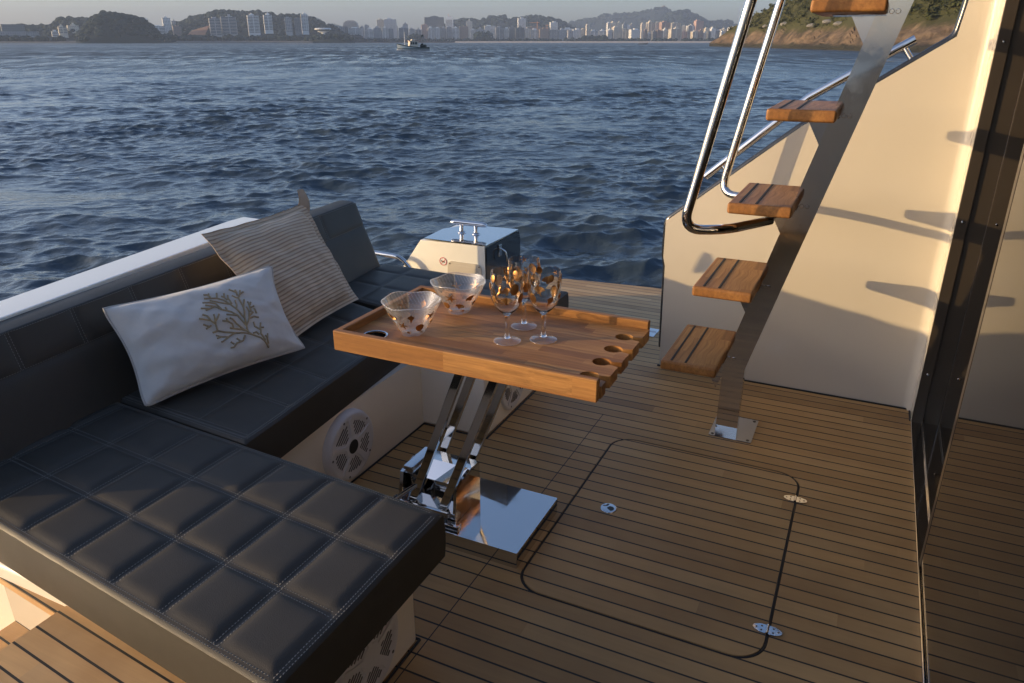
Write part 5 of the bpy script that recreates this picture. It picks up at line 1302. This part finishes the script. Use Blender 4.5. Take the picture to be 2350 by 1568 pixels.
# ------------------------------------------------------------------ fishing boat
def fishing_boat():
    D0 = 285; c = far(1652, 0, D0); c[2] = SEA
    # local axes: +u towards the bow (photo left, slightly towards us)
    ux = -np.array([math.cos(YAW), math.sin(YAW), 0]); ux = ux * math.cos(R(24)) + np.array([math.sin(YAW), -math.cos(YAW), 0]) * math.sin(R(24)); vy = np.array([-ux[1], ux[0], 0])
    L = lambda u, v, w: tuple(c + ux * u + vy * v + np.array([0, 0, w]))
    t = thing('fishing_boat', 'small wooden fishing boat with white striped hull and wheelhouse crossing the bay', 'boat', tuple(c))
    n = 24; secs = []
    for i in range(n + 1):
        s = i / n; u = -5.6 + 11.2 * s; wd = 1.75 * (1 - max(0, (s - .55) / .45) ** 2.2) * (.80 + .2 * min(1, s / .25)); sheer = 1.05 + 1.55 * max(0, s - .25) ** 2 * 1.35
        keel = -.5; secs.append([(u + .9 * max(0, s - .75) * 1.6 * k, w * wd, z) for (w, z, k) in ((0, keel, 0), (.62, -.2, .2), (.86, .2, .4), (.95, .55, .6), (1.0, sheer - .30, .85), (1.03, sheer, 1.0))])
    def side(r0, r1, sg): return np.array([[L(q[k][0], sg * q[k][1], q[k][2]) for k in range(r0, r1 + 1)] for q in secs])
    W = PAL['white']; DK = plain('boat_dark_paint', (.02, .04, .035), .4)
    b = B()
    for sg in (1, -1): b.grid(side(0, 3, sg)); 
    hull = obj('hull', b, W, t, 60)
    b = B()
    for sg in (1, -1):
        b.grid(side(4, 5, sg)); b.tube([L(q[3][0], sg * (q[3][1] + .03), q[3][2] + .02) for q in secs], .10, 6)
    obj('rubbing_strake', b, DK, hull, 60)
    b = B()
    for sg in (1, -1): b.grid(side(3, 4, sg))
    b.add([L(q[0], q[1], q[2]) for q in secs[0]] + [L(q[0], -q[1], q[2]) for q in secs[0][::-1]], [tuple(range(12))])
    obj('topside', b, plain('boat_pale_green', (.45, .50, .50), .4), hull, 60)
    b = B().grid(np.array([[L(q[4][0], sg * q[4][1] * .97, q[4][2] + .05) for sg in (-1, 1)] for q in secs])); obj('boat_deck', b, DK, t, 0)
    cab = B()
    def bx(u0, u1, v, z0, z1, rake=0.0, b=None):
        vs = [L(u0, -v, z0), L(u1, -v, z0), L(u1, v, z0), L(u0, v, z0), L(u0, -v, z1), L(u1 - rake, -v, z1), L(u1 - rake, v, z1), L(u0, v, z1)]
        b.add(vs, [(0, 3, 2, 1), (4, 5, 6, 7), (0, 1, 5, 4), (1, 2, 6, 5), (2, 3, 7, 6), (3, 0, 4, 7)])
    bx(-1.5, 1.7, 1.05, .9, 3.0, .35, cab); cabo = obj('wheelhouse', cab, PAL['cream'], t, 0)
    r = B(); bx(-2.6, 1.75, 1.25, 3.0, 3.16, 0, r); obj('roof', r, PAL['pink'], cabo, 0)
    w = B()
    for (u0, u1) in ((-1.2, -.4), (-.2, .5), (.65, 1.2)):
        for sg in (1, -1):
            w.add([L(u0, sg * 1.07, 1.9), L(u1, sg * 1.07, 1.9), L(u1, sg * 1.07, 2.7), L(u0, sg * 1.07, 2.7)], [(0, 1, 2, 3)])
    obj('window', w, WIN, cabo, 0, fixn=False)
    r = B(); bx(-.6, .7, .7, 3.16, 3.6, .2, r); obj('roof_locker', r, PAL['cream'], cabo, 0)
    obj('mast', B().tube([L(3.0, 0, 1.2), L(3.05, 0, 6.0)], [.13, .07], 8), PAL['white'], t)
    obj('stay', B().tube([L(3.05, 0, 5.9), L(.6, 0, 3.4)], .025, 5), DK, t)
    obj('aerial', B().tube([L(-.8, 0, 3.5), L(-.9, 0, 5.0)], .04, 5), DK, t)
    fl = B().grid(np.array([[L(-3.2 - .7 * s, .1 * math.sin(s * 5), 4.2 + .5 * s + .6 * k) for s in np.linspace(0, 1, 6)] for k in (0, 1)])); obj('flag', fl, DK, t, 0, fixn=False)
    obj('flagstaff', B().tube([L(-2.4, 0, 3.1), L(-3.3, 0, 5.0)], .04, 5), DK, t)
    nt_ = B(); V, Fc = ico(2); nt_.add([L(*(np.array([-3.8, 0, 1.35]) + v * np.array([1.3, 1.1, .6]) * (1 + .1 * math.sin(7 * v[0] + 5 * v[2])))) for v in V], Fc); nt_.add([L(*(np.array([-3.2, .3, 1.9]) + v * np.array([.5, .5, .4]))) for v in V], Fc)
    obj('net_pile', nt_, plain('dark_nets', (.02, .035, .03), .9, var=.4, scale=3), t, 60)
    fo = B()
    for k in range(60):
        s = random.random(); a = random.uniform(0, 6.28); rr_ = random.uniform(.10, .28); u = 5.4 - 3.2 * s + random.gauss(0, .2); v = -(1.0 * min(1, s * 1.2 + .15)) - random.random() * .4
        fo.add([L(u + q[0] * rr_ * 2, v + q[1] * rr_ * 2, .12 + q[2] * rr_) for q in ico(1)[0]], ico(1)[1])
    tag(obj('bow_foam', fo, plain('foam', (.8, .8, .78), .8), None, 60, loc=tuple(c)), kind='stuff')
fishing_boat()
# a low open boat far off, near the beach
c = far(2572, 0, 900); c[2] = SEA; t = thing('rowing_boat', 'tiny dark open boat off the beach, left of the rocky island', 'boat', tuple(c))
rt = np.array([math.cos(YAW), math.sin(YAW), 0]); pts = [(-5.5, .1, 1.6), (-3, -.1, .9), (0, -.2, .75), (3, -.1, 1.0), (5, .2, 1.7)]
obj('hull', B().tube([tuple(c + rt * x + np.array([0, 0, z * .6])) for x, _, z in pts], [.3, .8, 1.0, .9, .3], 10), PAL['dark'], t); obj('outboard', B().box(tuple(c + rt * 5 + np.array([0, 0, 1.6])), (.6, .6, 1.6), .1), PAL['brown'], t)

# ------------------------------------------------------------------ haze, sky, sun, camera
EL, RATIO = R(9.9), 1.76
sd = Vector((-RATIO, -1.0, 0)).normalized() * math.cos(EL) + Vector((0, 0, math.sin(EL)))     # towards the sun
m, nt, p = newmat('haze_air'); nt.nodes.remove(p)
v = N(nt, 'ShaderNodeVolumePrincipled', {'Color': (.42, .52, .69, 1), 'Density': HAZE, 'Anisotropy': .1}); nt.links.new(v.outputs[0], nt.nodes['Material Output'].inputs['Volume'])
hz = obj('haze', B().box((0, 0, (SEA - 3 + 265) / 2), (13400, 13400, 265 - SEA + 3)), m, None, 0); tag(hz, kind='stuff')
w = bpy.data.worlds.new('World'); sc.world = w; w.use_nodes = True; nt = w.node_tree
sky = nt.nodes.new('ShaderNodeTexSky'); sky.sky_type = 'NISHITA'; sky.sun_disc = False; sky.sun_elevation = EL
sky.sun_rotation = math.atan2(sd.x, sd.y); sky.altitude = 0; sky.air_density = SKY[0]; sky.dust_density = SKY[1]; sky.ozone_density = SKY[2]
bg = nt.nodes['Background']; nt.links.new(mix(nt, 1.0, sky.outputs[0], SKYT, 'MULTIPLY'), bg.inputs[0]); bg.inputs[1].default_value = SKYS
sl = bpy.data.lights.new('sun', 'SUN'); sl.energy = SUNS; sl.angle = R(.5); sl.color = SUNC
so = bpy.data.objects.new('sun', sl); COL.objects.link(so); so.rotation_euler = sd.to_track_quat('Z', 'Y').to_euler(); so.location = (-4, -4, 6)
cam = bpy.data.cameras.new('camera'); co_ = bpy.data.objects.new('camera', cam); COL.objects.link(co_)
cam.sensor_width = 36; cam.lens = F / 2350 * 36; cam.clip_start = .02; cam.clip_end = 40000
co_.location = (0, 0, CAMZ); co_.rotation_euler = (math.pi / 2 - PITCH, 0, YAW); sc.camera = co_
sc.view_settings.view_transform = 'Standard'; sc.view_settings.look = 'None'; sc.view_settings.exposure = EXPO; sc.view_settings.gamma = 1.0
cy = sc.cycles; cy.max_bounces = 12; cy.transparent_max_bounces = 24; cy.volume_bounces = 1; cy.caustics_reflective = True; cy.blur_glossy = .2; cy.caustics_refractive = False
cy.use_denoising = True; cy.sample_clamp_indirect = 8
